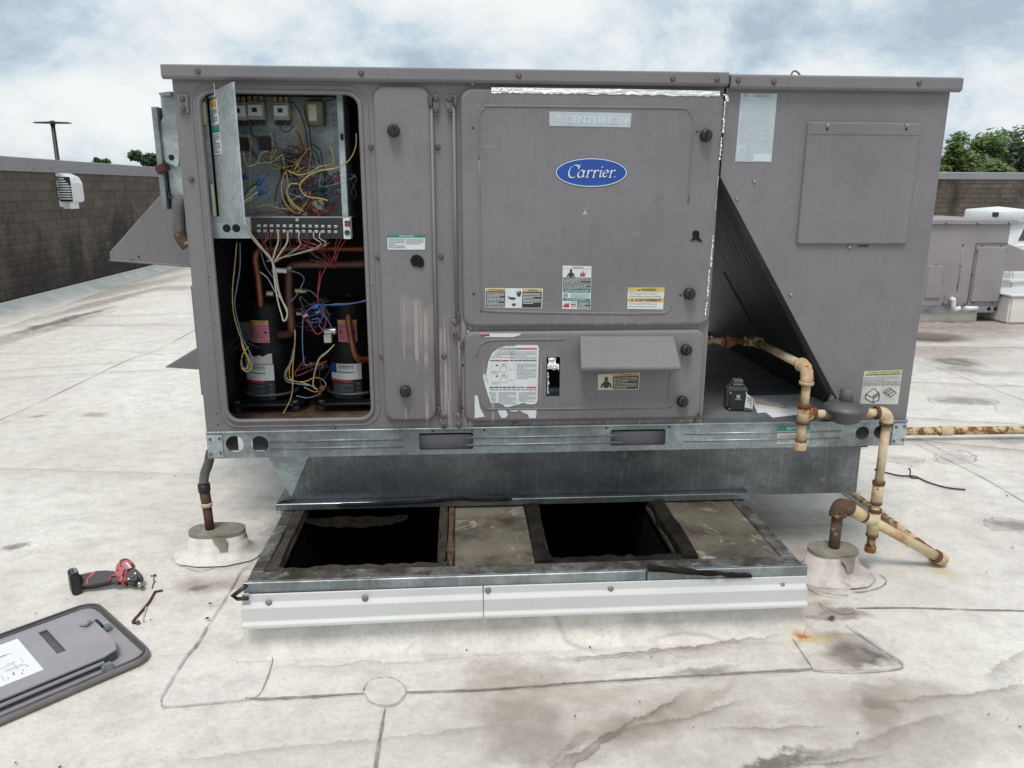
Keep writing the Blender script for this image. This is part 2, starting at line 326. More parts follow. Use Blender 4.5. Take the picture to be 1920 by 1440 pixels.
    def wash(px, py, L, w, rot, st, col, acc, bow=0.0):      # drying edge: crisp dark line, fading wash on one side
        p = PZ(px, py); mp = g.n('ShaderNodeMapping'); mp.vector_type = 'TEXTURE'; g.l(after(pos2, acc), mp.inputs[0])
        mp.inputs['Location'].default_value = (p.x, p.y, 0); mp.inputs['Rotation'].default_value = (0, 0, R(rot)); mp.inputs['Scale'].default_value = (L, w, 1)
        q = g.sep(mp.outputs[0]); u = q[0]; v = g.math('ADD', q[1], g.math('MULTIPLY', wv, min(1.0, .03/w)))
        if bow: v = g.math('ADD', v, g.math('MULTIPLY', g.math('MULTIPLY', u, u), bow))
        edge = g.math('MULTIPLY', g.mr(v, .0, .06), g.mr(v, .06, .30, 1, .38)); a = g.math('MULTIPLY', edge, g.mr(v, .3, 1.0, 1, 0))
        a = g.math('MULTIPLY', a, g.mr(g.math('ABSOLUTE', u), 1.0, .55)); a = g.math('MULTIPLY', a, g.mr(wob2, .3, .6, .5, st))
        return g.mix(a, acc, col)
    a3 = g.n('ShaderNodeVectorMath'); a3.operation = 'ADD'; g.l(g.co, a3.inputs[0]); g.l(d2.outputs[0], a3.inputs[1]); pos2 = a3.outputs[0]
    K = (.18, .155, .13)
    for a in [(1250,1216,.40,-.04,4,.8,K),(1210,1223,.36,-.03,5,.7,K),(1160,1362,.26,-.09,32,.95,K),(1270,1342,.24,-.07,14,.6,K),(1130,1400,.16,.05,40,.8,K),(1500,1432,.22,-.06,4,.85,K),(1450,1362,.16,-.06,0,.5,K),
              (1650,1330,.05,.20,-20,.6,K),(1790,1296,.26,-.08,6,.6,K),(1640,1380,.3,-.14,18,.5,K),(1880,1240,.14,-.1,30,.4,K),(1790,830,.5,-.12,-24,.6,K),(1840,720,.8,-.12,-12,.5,K),(1850,790,.6,-.10,-16,.5,K),(1860,650,1.2,-.2,-4,.6,K),(1800,600,1.4,-.25,2,.7,K),(1440,985,.4,-.1,0,.3,K),
              (760,1240,.4,-.05,2,.25,K),(640,1390,.5,-.08,5,.22,K),(160,700,.9,-.1,12,.3,K),(120,880,.8,-.12,-8,.22,K),(60,690,.8,-.12,20,.3,K),(250,590,.9,-.15,10,.4,K)]:
        c = wash(*a, acc=c)
    blk = g.mr(g.noise(230, 2, .5), .74, .79); c = g.mix(g.math('MULTIPLY', blk, .5), c, (.12, .11, .1))
    bmp = g.math('ADD', g.math('MULTIPLY', wob2, .6), g.noise(2.0, 4))
    return g.fin(c, .62, 0, bmp, .5, .02, .35)
M = {}
M['paint'] = paint_mat('unit_paint', PAINT)
M['paint_streak'] = paint_mat('unit_paint_streaked', PAINT, [(.60, .84, .905, .40, .80)])
M['paint_skin'] = paint_mat('unit_skin_paint', PAINT, [(.58, .90, .88, .40, .87), (1.0, 1.56, .54, .40, .53)])
M['paint_door'] = paint_mat('unit_door_paint', PAINT, [(1.12, 1.53, .845, .60, .84)])
M['paint_low'] = paint_mat('unit_low_panel_paint', PAINT, [(1.015, 1.085, .762, .50, .755), (.845, .90, .70, .45, .69)])
M['paint_in'] = plain('door_inner_paint', (.30, .29, .31), .5, 0, .1, 6)
M['paint2'] = plain('far_unit_paint', (.27, .25, .255), .6, 0, .1, 3)
M['galv'] = galv_mat('galvanised_steel', (.36, .405, .42))
M['galv_dark'] = galv_mat('adapter_steel', (.215, .235, .245), streak=.25, rough=.34)
M['galv_light'] = galv_mat('bright_steel', (.50, .56, .57), streak=.1, rough=.5, metal=.5)
M['pan'] = galv_mat('base_pan_steel', (.25, .26, .265), streak=.05, rough=.55, metal=.4)
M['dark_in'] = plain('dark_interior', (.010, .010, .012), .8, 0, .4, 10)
M['floor_rust'] = plain('rusty_floor', (.075, .047, .028), .85, 0, .7, 16, .3)
M['black'] = plain('black_plastic', (.018, .018, .019), .45, 0, .2, 40)
M['black_sat'] = plain('compressor_black', (.0065, .0068, .0075), .5, 0, .3, 20, 0, .25)
M['rubber'] = plain('black_rubber', (.015, .013, .011), .9, 0, .6, 20, .4, .15)
M['grey_dk'] = plain('dark_grey_metal', (.10, .10, .105), .5, .3, .3, 12)
M['conduit'] = plain('grey_conduit', (.13, .13, .125), .6, .1, .3, 14)
M['white_metal'] = plain('white_flashing', (.58, .585, .57), .42, 0, .05, 5)
M['white_lo'] = plain('white_membrane_upstand', (.70, .68, .63), .65, 0, .14, 5, .2)
M['white_pl'] = plain('white_plastic', (.70, .71, .72), .45, 0, .08, 8)
M['screw'] = plain('screw_head', (.16, .13, .11), .45, .6, .3, 100)
M['screw_lt'] = plain('bright_screw', (.42, .42, .42), .35, .8, .2, 100)
M['rust'] = plain('rusty_iron', (.14, .055, .026), .85, .1, .5, 50, .3)
M['copper'] = plain('copper_tube', (.25, .095, .048), .42, .55, .35, 12)
M['copper_dk'] = plain('dull_copper_tube', (.12, .06, .045), .5, .4, .4, 12)
M['brass'] = plain('brass', (.42, .33, .17), .4, .7, .2, 30)
M['cu_rod'] = plain('rusted_rod', (.085, .035, .026), .7, .2, .4, 40)
M['lab_white'] = plain('label_white', (.64, .67, .67), .5, 0, .06, 25)
M['lab_dirty'] = plain('label_worn', (.52, .52, .48), .6, 0, .2, 22)
M['lab_pale'] = plain('label_faded', (.44, .50, .53), .35, 0, .10, 26)
M['lab_yellow'] = plain('label_yellow', (.58, .40, .12), .5, 0, .12, 30)
M['lab_yel2'] = plain('label_faded_yellow', (.50, .50, .28), .5, 0, .12, 30)
M['lab_orange'] = plain('label_orange', (.62, .30, .05), .5, 0, .1, 30)
M['lab_green'] = plain('label_green', (.02, .21, .155), .5, 0, .15, 30)
M['lab_black'] = plain('label_black', (.022, .025, .03), .5, 0, .2, 30)
M['lab_red'] = plain('label_red', (.42, .025, .035), .5, 0, .15, 30)
M['lab_pink'] = plain('label_pink', (.55, .20, .27), .5, 0, .12, 30)
M['lab_blue'] = plain('label_blue', (.012, .06, .30), .4, 0, .12, 20)
M['lab_cream'] = plain('label_cream', (.55, .51, .38), .5, 0, .12, 20)
M['ink'] = plain('ink', (.035, .04, .045), .6, 0, .1, 30)
M['ink_mid'] = plain('faded_ink', (.22, .24, .26), .6, 0, .1, 30)
M['ink_pale'] = plain('pale_ink', (.58, .65, .68), .5, 0, .05, 30)
M['ink_white'] = plain('white_ink', (.72, .74, .75), .5, 0, .05, 30)
M['paper'] = plain('paper', (.78, .79, .83), .6, 0, .03, 10)
M['logo_blue'] = plain('logo_blue', (.016, .075, .33), .3, 0, .06, 10)
M['wood'] = plain('wood_stick', (.50, .36, .22), .7, 0, .1, 30)
M['tool_red'] = plain('tool_red', (.36, .028, .038), .4, 0, .15, 20)
M['tool_black'] = plain('tool_black', (.022, .023, .026), .5, 0, .25, 30)
M['coping'] = plain('coping_metal', (.24, .235, .25), .55, .1, .08, 2)
M['lamp'] = plain('lamp_bronze', (.035, .032, .030), .5, .2, .2, 3)
M['bark'] = plain('bark', (.07, .055, .04), .9, 0, .3, 6)
M['grass'] = plain('far_ground', (.07, .09, .04), .9, 0, .3, .1)
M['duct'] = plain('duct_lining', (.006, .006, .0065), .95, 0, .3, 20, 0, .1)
M['wire_white'] = plain('wire_white', (.42, .40, .34), .5, 0, .1, 40)
M['wire_yellow'] = plain('wire_yellow', (.42, .31, .085), .6, 0, .35, 60)
M['wire_red'] = plain('wire_red', (.27, .032, .035), .6, 0, .35, 60)
M['wire_blue'] = plain('wire_blue', (.03, .09, .24), .5, 0, .15, 40)
M['wire_black'] = plain('wire_black', (.016, .017, .02), .5, 0, .2, 40)
M['wire_ltblue'] = plain('wire_grey_blue', (.12, .18, .23), .6, 0, .35, 60)
M['wire_brown'] = plain('wire_brown', (.15, .05, .035), .5, 0, .15, 40)
M['transf'] = plain('transformer_core', (.19, .18, .12), .55, .3, .3, 30)
M['block'] = plain('contactor_beige', (.34, .33, .29), .5, 0, .15, 30)
def special():
    g = NG('gas_pipe_paint'); n = g.noise(9, 6, .7); n2 = g.noise(34, 5, .7, off=(3, 3, 3))
    c = g.mix(g.mr(g.noise(3, 4), .3, .7), (.54, .44, .27), (.66, .58, .41))
    m = g.math('MAXIMUM', g.mr(n, .62, .65), g.math('MULTIPLY', g.mr(n2, .63, .68), .85))
    edge = g.mr(n, .46, .58); c = g.mix(g.math('MULTIPLY', edge, .55), c, (.42, .20, .07))
    c = g.mix(m, c, g.mix(g.noise(60, 3), (.06, .022, .014), (.24, .09, .035)))
    M['pipe'] = g.fin(c, .7, 0, g.math('SUBTRACT', n2, m), .3, .003, .3)
    g = NG('gas_pipe_rusty'); n = g.noise(16, 6, .7)
    c = g.mix(g.mr(n, .44, .52), (.55, .45, .28), g.mix(g.noise(50, 3), (.07, .026, .016), (.32, .13, .05)))
    M['pipe_rusty'] = g.fin(c, .8, 0, n, .4, .004, .3)
    g = NG('pipe_old'); n = g.noise(14, 6, .7)
    c = g.mix(g.mr(n, .35, .43), (.46, .42, .33), g.mix(g.noise(40, 3), (.05, .03, .02), (.17, .10, .06)))
    M['pipe_old'] = g.fin(c, .85, 0, n, .4, .004, .3)
    g = NG('foil_tape'); n = g.noise(45, 4, .6, stretch=(.5, 1, 3))
    M['foil'] = g.fin((.80, .82, .83), .28, 1.0, n, .8, .01)
    g = NG('coil_fins'); w = g.noise(60, 3, .6, stretch=(.02, 1, .02)); b = g.noise(4, 5, .6)
    c = g.mix(g.mr(w, .3, .7), (.010, .011, .011), (.045, .048, .046)); c = g.mix(g.mr(b, .4, .7), c, (.030, .030, .027))
    M['coil'] = g.fin(c, .5, .4, w, .6, .01)
    g = NG('insulation_board'); n = g.noise(2.4, 5, .6); n2 = g.noise(5, 6, .66, off=(5, 0, 0))
    c = g.mix(g.mr(n, .35, .68), (.095, .082, .058), (.20, .18, .138)); c = g.mix(g.mr(n2, .48, .66), c, (.055, .045, .034))
    c = g.mix(g.math('MULTIPLY', g.mr(g.noise(5, 7, .7, off=(9, 2, 0), dist=1.5), .57, .63), .65), c, (.40, .39, .36))
    M['board'] = g.fin(c, .8, .15, n2, .2, .003, .3)
    g = NG('dirty_curb_wood'); n = g.noise(12, 6, .7); c = g.mix(g.mr(n, .35, .65), (.018, .014, .010), (.075, .062, .047))
    M['curb_dirty'] = g.fin(c, .85, .1, n, .4, .006, .3)
    g = NG('curb_metal'); n = g.noise(9, 6, .7); n2 = g.noise(25, 5, .7)
    c = g.mix(g.mr(n, .38, .62), (.070, .060, .047), (.235, .235, .225)); c = g.mix(g.mr(n2, .50, .64), c, (.06, .05, .045))
    c = g.mix(g.math('MULTIPLY', g.mr(n2, .42, .34), .5), c, (.52, .54, .54))
    M['curb_metal'] = g.fin(c, .5, .5, n2, .2, .003)
    g = NG('shingle'); oi = g.n('ShaderNodeObjectInfo'); pos = g.n('ShaderNodeNewGeometry').outputs['Position']
    cr = g.n('ShaderNodeValToRGB'); e = cr.color_ramp.elements; e[0].color = (.088, .072, .056, 1); e[1].color = (.122, .085, .070, 1); k = e.new(.5); k.color = (.115, .097, .077, 1); k = e.new(.75); k.color = (.150, .130, .105, 1)
    g.l(oi.outputs['Random'], cr.inputs[0])
    gr = g.noise(90, 3, .7, vec=pos); c = g.mix(g.mr(gr, .3, .7), cr.outputs[0], (.09, .08, .068))
    alg = g.noise(1.5, 7, .7, vec=pos, stretch=(1, 1, .35)); z = g.sep(pos)[2]; y = g.sep(pos)[1]
    rowf = g.math('FRACT', g.math('DIVIDE', g.math('SUBTRACT', 3.0, z), .108))
    dark_amt = g.math('ADD', g.math('ADD', alg, g.math('MULTIPLY', g.mr(rowf, .55, 1, 0, 1), -.05)), g.math('MULTIPLY', g.mr(z, 1.15, .2, -.10, .17), g.mr(y, 14, 9.5, .2, 1)))  # algae noise, darker low on the wall, plus a tone change per row
    c = g.mix(g.math('MULTIPLY', g.mr(dark_amt, .48, .62), .72), c, (.024, .021, .022))
    M['shingle'] = g.fin(c, .9, 0, gr, .4, .004, .2)
    for nm, a, b in (('leaf_a', (.055, .10, .022), (.16, .24, .07)), ('leaf_b', (.024, .052, .020), (.07, .115, .052))):
        g = NG(nm); oi = g.n('ShaderNodeNewGeometry'); n = g.noise(1.2, 3, vec=oi.outputs['Position'])
        rnd = oi.outputs['Random Per Island']; c = g.mix(g.math('MULTIPLY', g.math('ADD', rnd, g.mr(n, .3, .7)), .5), a, b)
        M[nm] = g.fin(c, .6, 0, None, spec=.3)
        g.p.inputs['Transmission Weight'].default_value = 0
    g = NG('pot_top'); n = g.noise(20, 6, .7); c = g.mix(g.mr(n, .35, .65), (.16, .145, .11), (.30, .285, .24)); M['pot_top'] = g.fin(c, .8, 0, n, .3, .003)
    g = NG('pot_side'); n = g.noise(14, 6, .7, stretch=(1, 1, .4)); c = g.mix(g.mr(n, .45, .7), (.70, .685, .64), (.50, .46, .40)); M['pot_side'] = g.fin(c, .65, 0, n, .2, .003)
    g = NG('pot_side_dirty'); n = g.noise(10, 6, .7, stretch=(1, 1, .35)); c = g.mix(g.mr(n, .46, .62), (.56, .53, .49), (.36, .32, .285)); M['pot_dirty'] = g.fin(c, .7, 0, n, .2, .003)
special()
M['roof'] = roof_mat()

# ================================================================== THE SETTING
ZR = .42; W = 2.24; ZT = 1.559          # rail underside, unit width, unit top
CX0, CX1, CY0, CY1, CZ = .200, 1.740, -.398, .98, .21     # old roof curb
roof = MB().plate_xy([(-4.3,-9),(26,-9),(26,15.3),(-4.3,15.3)], [[(CX0+.04,CY0+.03),(CX1-.04,CY0+.03),(CX1-.04,CY1-.04),(CX0+.04,CY1-.04)]], -.05, 0).build('roof', M['roof'])
struct(roof)
ground = MB().plate_xy([(-900,-900),(900,-900),(900,900),(-900,900)], [], -5.6, -5.5).build('ground', M['grass']); struct(ground)
# building body under the roof
bw = MB(); bw.box(-4.2, 25.9, -8.9, 15.2, -5.5, -1.3)
tag(bw.build('building_wall', M['coping']), 'plain building body beneath the white membrane roof', 'building')

def seam(pts, w=.006, z=.0035, name='seam', mat='grey_dk'):
    p3 = [PZ(*p) if len(p) == 2 else Vector(p) for p in pts]; m = MB(); p3 = curve(p3, 4)
    L_, R_ = [], []
    for i, p in enumerate(p3):
        t = (p3[min(i+1, len(p3)-1)]-p3[max(i-1, 0)]).normalized(); n = Vector((-t.y, t.x, 0)); ww = w*(.35+.9*random.random())*.34
        L_.append((p.x+n.x*ww, p.y+n.y*ww, z)); R_.append((p.x-n.x*ww, p.y-n.y*ww, z))
    k = len(p3); m.add(L_+R_, [(i, i+1, k+i+1, k+i) for i in range(k-1)])
    return m.build(name, M[mat], roof)
def patch(pts, z, name='membrane_patch', mat=None, smoothed=False):
    p = [PZ(*q) for q in pts]
    if smoothed: p = curve(p+[p[0]], 5)[:-1]
    return MB().plate_xy([(q.x, q.y) for q in p], [], .0005, z).build(name, mat or M['roof'], roof)
M['seam'] = plain('seam_dirt', (.27, .25, .225), .9, 0, .4, 30)
M['seam_lt'] = plain('seam_dirt_light', (.40, .38, .345), .9, 0, .3, 30)
# patches round the curb, each a second sheet of membrane
patch([(303,1322),(312,1329),(470,1315),(640,1307),(900,1296),(1120,1283),(1340,1268),(1525,1258),(1690,1255),(1684,1242),(1590,1190),(1520,1140),(470,1180),(452,1110),(395,1195),(355,1232),(330,1270)], .0030)
patch([(470,1313),(490,1300),(512,1240),(515,1220),(530,1180),(700,1180),(1100,1170),(1470,1165),(1480,1190),(1525,1257),(1300,1272),(1000,1290),(700,1303)], .0045)
patch(((682,1300),(690,1283),(712,1275),(738,1276),(758,1290),(760,1308),(745,1322),(720,1327),(695,1320)), .0062, smoothed=True)
patch([(1535,1133),(1550,1128),(1590,1132),(1602,1145),(1592,1153),(1560,1148)], .0062, smoothed=True)
patch([(1510,1098),(1530,1092),(1570,1102),(1600,1112),(1570,1122),(1530,1114)], .005, smoothed=True)
seam([(303,1310),(304,1326),(320,1329),(470,1315)], .006, .0075, mat='seam_lt')
seam([(460,1313),(490,1314),(560,1311),(684,1304)], .010, .0075, mat='seam')
seam([(760,1302),(900,1297),(1000,1290)], .008, .0075, mat='seam'); seam([(1000,1290),(1100,1283),(1200,1277),(1340,1268),(1525,1258)], .011, .0076, mat='seam')
seam([(1525,1260),(1600,1264),(1680,1258),(1692,1250),(1680,1238),(1630,1205),(1585,1175)], .008, .0075, mat='seam_lt')
seam([(1472,1175),(1482,1195),(1505,1230),(1522,1256)], .006, .0076, mat='seam')
seam([(530,1178),(527,1200),(512,1228),(510,1250),(490,1302),(470,1314)], .006, .0076, mat='seam')
seam([(303,1310),(330,1265),(352,1230)], .006, .0074, mat='seam_lt'); seam([(352,1232),(372,1208),(388,1180)], .013, .0075, mat='seam'); seam([(388,1180),(420,1130),(452,1075),(466,1066)], .008, .0074, mat='seam')
seam([(682,1300),(690,1283),(712,1275),(738,1276),(758,1290),(761,1302)], .005, .0076, mat='seam_lt'); seam([(684,1304),(695,1320),(720,1327),(745,1322),(761,1304)], .005, .0076, mat='seam_lt')
seam([(722,1330),(715,1370),(704,1440),(690,1560)], .010, .004, mat='seam')
seam([(1605,1142),(1700,1141),(1830,1145),(1925,1147),(2200,1158)], .009, .004, mat='seam')
seam([(-60,810),(0,788),(110,738),(230,680),(300,655),(372,615)], .008, .004, mat='seam'); seam([(-60,660),(60,664),(155,662),(180,655),(290,664),(340,663)], .007, .004, mat='seam_lt')
seam([(1700,824),(1760,855),(1840,895),(1925,945),(2100,1050)], .008, .004, mat='seam_lt')
seam([(1500,1094),(1540,1092),(1585,1104)], .006, .0076, mat='seam'); seam([(1516,1107),(1560,1118),(1590,1119)], .004, .0076, mat='seam_lt')
seam([(1535,1136),(1560,1152),(1592,1154),(1602,1146)], .004, .0080, mat='seam_lt')
seam([(1570,1109),(1610,1112),(1650,1103),(1662,1090),(1648,1078)], .006, .004, mat='seam')
seam([(322,1047),(340,1062),(372,1072),(400,1066),(412,1055)], .005, .004, mat='seam_lt')
for q in ([(1700,808,),(1760,842),(1850,880),(1900,885)], [(1560,1050),(1600,1068),(1620,1095)]): seam(q, .005, .004, mat='seam_lt')
# long membrane laps further off
for X in (4.2, 7.4, 10.6): seam([(X, -8, 0), (X, 2, 0), (X+.02, 8, 0), (X, 14.8, 0)], .012, .0036, mat='seam_lt')
# loose grit and flakes on the membrane
gm = MB()
for i in range(900):
    x = random.uniform(-2.2, 4.6); y = random.uniform(-1.4, 3.6)
    if CX0-.03 < x < CX1+.03 and CY0-.03 < y < CY1: continue
    s = random.choice((.0016, .002, .0025, .003, .004, .0055)); a = random.random()*6.28; z = .0085 if -.75 < y < 0 and -.2 < x < 2.2 else .0048
    pts = [(x+math.cos(a+k*2.1)*s*random.uniform(.5, 1.3), y+math.sin(a+k*2.1)*s, z+random.random()*.003) for k in range(3)]
    gm.add(pts, [(0, 1, 2)])
o = gm.build('grit', M['ink']); stuff(o); o['label'] = 'dark grit and flakes scattered over the roof membrane'; o['category'] = 'grit'

# ------------------------------------------------------------------ parapets with shingles
def shingle_mesh(w, h, t=.006):
    m = MB(); m.hexa([(0.004,0,0),(w-.004,0,0),(w-.004,0,h+.02),(0.004,0,h+.02)], [(0.004,-t-.006,0),(w-.004,-t-.006,0),(w-.004,-t*.3,h+.02),(0.004,-t*.3,h+.02)])
    return m
TW, TH = .252, .108
def parapet(name, label, p0, p1, z0, z1, show, foot):
    """wall from p0 to p1 (left to right as seen from the roof); show(s,z) says which shingles are single objects"""
    p0 = Vector(p0); p1 = Vector(p1); d = (p1-p0); L = d.length; d.normalize(); back = Vector((-d.y, d.x, 0)); ang = math.atan2(d.y, d.x)
    root = thing(name, label, 'parapet', (p0.x, p0.y, 0), ang)
    MB().box(0, L, 0, .22, 0, z1).build('wall_core', M['curb_dirty'], root, local=True)
    c = MB(); c.plate_yz([(-.03,z1-.012),(-.03,z1+.125),(.27,z1+.15),(.27,z1-.012)], [], 0, L); cp = c.build('coping', M['coping'], root, local=True)
    sc = MB()
    for i in range(int(L/.16)):
        u = i*.16+random.uniform(0, .08); sc.lathe([(.006, 0), (.004, .004)], (u, -.031, z1+.02+random.uniform(-.003, .05)*(random.random() < .2)), (0,-1,0), 5)
    sc.build('coping_nails', M['screw'], cp)
    me = None; n = 0; rest = MB(); proto = None
    rows = int((z1-z0)/TH)+1
    for r in range(rows):
        z = z1-(r+1)*TH+.01
        if z < z0-.03: break
        off = (r % 2)*TW*.5 + random.uniform(-.02, .02) + (r % 3)*.03
        for k in range(-1, int(L/TW)+1):
            u = k*TW+off
            if u < 0 or u+TW > L: continue
            if show(p0+d*(u+TW/2), z):
                if proto is None:
                    proto = shingle_mesh(TW, TH).build('shingle', M['shingle'], root, local=True); o = proto
                else:
                    o = proto.copy(); COL.objects.link(o); o.parent = root
                o.location = (u, -.002-random.random()*.003, z); o.rotation_euler = (random.uniform(-.012, .012), random.uniform(-.006, .006), 0); n += 1
            else:
                rest.hexa([(u+.004,-.003,z),(u+TW-.004,-.003,z),(u+TW-.004,-.003,z+TH+.02),(u+.004,-.003,z+TH+.02)], [(u+.004,-.014,z),(u+TW-.004,-.014,z),(u+TW-.004,-.005,z+TH+.02),(u+.004,-.005,z+TH+.02)])
    stuff(rest.build('shingles', M['shingle'], root, local=True))
    # base flashing strip and membrane cant
    segs = MB(); k = 0; u = 0
    while u < L:
        u2 = min(L, u+3.0); MB().box(u+.004, u2-.004, -.026, -.001, z0-.055, z0+.012).build('base_flashing', M['white_metal'], root, .004, local=True); u = u2
    m = MB(); vs = []
    for (a, b) in foot: vs += [(a, -.012, z0-.03), (a, -.03-b*.35, .05), (a, -.03-b*.8, .014), (a, -.03-b*1.3, .002)]
    fs = []
    for i in range(len(foot)-1):
        for j in range(3): fs.append((4*i+j, 4*i+4+j, 4*i+5+j, 4*i+1+j))
    m.add(vs, fs, True).build('membrane_upstand', M['white_lo'], root, local=True)
    return root
parapet('parapet', 'brown shingled parapet with grey coping on the left, carrying a white louvred vent', (-3.8,-6,0), (-3.8,15,0), .10, 1.41,
        lambda p, z: 5.4 < p.y < 10.9, [(0,.4),(10.8,.36),(13.4,.15),(16,.08),(21,.08)])
parapet('parapet', 'shingled parapet with grey coping at the back right, below the green trees', (-3.56,15,0), (25.8,15,0), .10, 1.505,
        lambda p, z: 11.2 < p.x < 14.2 and z > .45, [(0,.1),(29,.1)])
# ------------------------------------------------------------------ trees, lamp
def tree(name, label, loc, h, rx, crown_z, mat, n=5200, leaf=.17, clumps=26, seed=1, group='trees beyond the parapet', squash=1.0):
    rnd = random.Random(seed); root = thing(name, label, 'tree', loc, 0, group)
    t = MB(); pts = [(0,0,0),(.1,0,h*.25),(.05,.1,h*.5),(0,0,h*.82)]; t.tube(curve(pts, 4), [h*.028*(1-.8*i/12) for i in range(13)], 8)
    for k in range(7):
        a = k*2.4; z = h*(.3+.07*k); t.tube([(0,0,z),(math.cos(a)*rx*.4,math.sin(a)*rx*.4,z+h*.12),(math.cos(a)*rx*.75,math.sin(a)*rx*.75,z+h*.2)], [h*.012,h*.008,h*.003], 6)
    t.build('trunk', M['bark'], root, local=True)
    cl = []
    for i in range(clumps):
        u = rnd.uniform(-1, 1); a = rnd.random()*6.283; q = rnd.random()**.4; s = math.sqrt(1-u*u)
        cl.append((Vector((math.cos(a)*s*rx*q*.82, math.sin(a)*s*rx*q*.82, h*crown_z+(h*(1-crown_z))*.86*u*q*squash)), rx*rnd.uniform(.22, .40)))
    m = MB()
    for i in range(n):
        c, r = rnd.choice(cl); u = rnd.uniform(-1, 1); a = rnd.random()*6.283; s = math.sqrt(1-u*u); q = r*rnd.random()**.35
        p = c+Vector((math.cos(a)*s, math.sin(a)*s, u*.8))*q
        ax = Vector((rnd.gauss(0,1), rnd.gauss(0,1), rnd.gauss(0,.7))).normalized(); b = ax.orthogonal().normalized(); w = leaf*rnd.uniform(.5, 1.2)
        m.add([p-ax*w, p+b*w*.45, p+ax*w, p-b*w*.45], [(0,1,2,3)])
    m.build('crown', M[mat], root, local=True)
    return root
def gpos(px, dist, z=-5.5):
    d = ray(px, 330); d.z = 0; d.normalize(); p = EYE+d*dist; return (p.x, p.y, z)
def htop(py, dist, px=960):    # world height of a photo row at a distance
    d = ray(px, py); return EYE.z + d.z/math.hypot(d.x, d.y)*dist
def tr(name, label, px, py, wpx, dist, mat, cz=.55, **k):
    h = htop(py, dist, px)+5.5; rx = wpx*.5*dist/FPX*.92; tree(name, label, gpos(px, dist), h, rx, cz, mat, **k)
tr('tree', 'small dark tree top left of the pair seen over the left parapet', 190, 284, 44, 62, 'leaf_b', .80, n=4000, seed=3)
tr('tree', 'rounded dark tree over the left parapet beside the unit', 275, 268, 64, 58, 'leaf_b', .74, n=7000, seed=4)
tr('tree', 'bright green bushy tree behind the back parapet, nearest the grey unit', 1785, 240, 120, 46, 'leaf_a', .62, n=15000, seed=5, leaf=.16, clumps=60)
tr('tree', 'bright green bushy tree between the other bushy one and the dark tree', 1848, 242, 120, 50, 'leaf_a', .62, n=15000, seed=6, leaf=.16, clumps=60)
tr('tree', 'tall dark green tree at the right edge of the picture', 1925, 226, 130, 60, 'leaf_b', .60, n=15000, seed=7, leaf=.18, clumps=60)
tr('tree', 'low dark tree filling the gap behind the bushy green ones', 1830, 268, 260, 75, 'leaf_b', .6, n=14000, seed=8, leaf=.26, clumps=60, squash=1.1)
def lamp_post():
    D = 38; b = gpos(112, D); ht = htop(233, D, 105); root = thing('lamp_post', 'dark double headed lamp post standing beyond the left parapet', 'lamp post', b)
    z = ht+5.5; MB().tube([(0,0,0),(0,0,z)], [.13,.08], 10).build('pole', M['lamp'], root, local=True)
    for s in (-1, 1):
        MB().hexa([(0,-.16,z+.02),(s*.72,-.17,z+.03),(s*.72,.17,z+.03),(0,.16,z+.02)], [(0,-.14,z+.10),(s*.66,-.12,z+.08),(s*.66,.12,z+.08),(0,.14,z+.10)]).build('lamp_head', M['lamp'], root, .01, local=True)
    MB().lathe([(.10,z-.05),(.10,z+.12),(.05,z+.14)], (0,0,0), n=10).build('bracket', M['lamp'], root, local=True)
lamp_post()
def wall_vent():
    X = -3.8; a = PX(104, 330, X); root = thing('wall_vent', 'white louvred hood vent on the left shingled parapet', 'vent', (X, a.y, a.z-.37))
    # hood sticks out of the wall (+X), open at its near side with louvres
    w = .29; h0 = .42
    body = MB(); prof = [(.0,.40),(.03,.41),(.13,.36),(.16,.29),(.16,.10),(.14,.075),(.0,.075)]
    body.plate([(x, z) for x, z in prof], [], lambda x, z: (x, .012, z), lambda x, z: (x, w, z)); body.build('hood', M['white_pl'], root, .008, 2, local=True)
    for i in range(9):
        z = .11+i*.028; MB().box(.02, .145-max(0, i-5)*.02, -.004, .012, z, z+.013).build('slat', M['white_pl'], root, local=True)
    MB().box(.01, .15, .006, .0115, .085, .36).build('louvre_recess', M['dark_in'], root, local=True)
    MB().plate([(.0,.02),(.012,.02),(.012,.43),(.0,.43)], [], lambda x, z: (x, -.015, z), lambda x, z: (x, w+.015, z)).build('wall_flange', M['white_pl'], root, local=True)
    MB().box(.0, .10, .05, w-.03, .0, .075).build('collar', M['white_pl'], root, .006, local=True)
wall_vent()

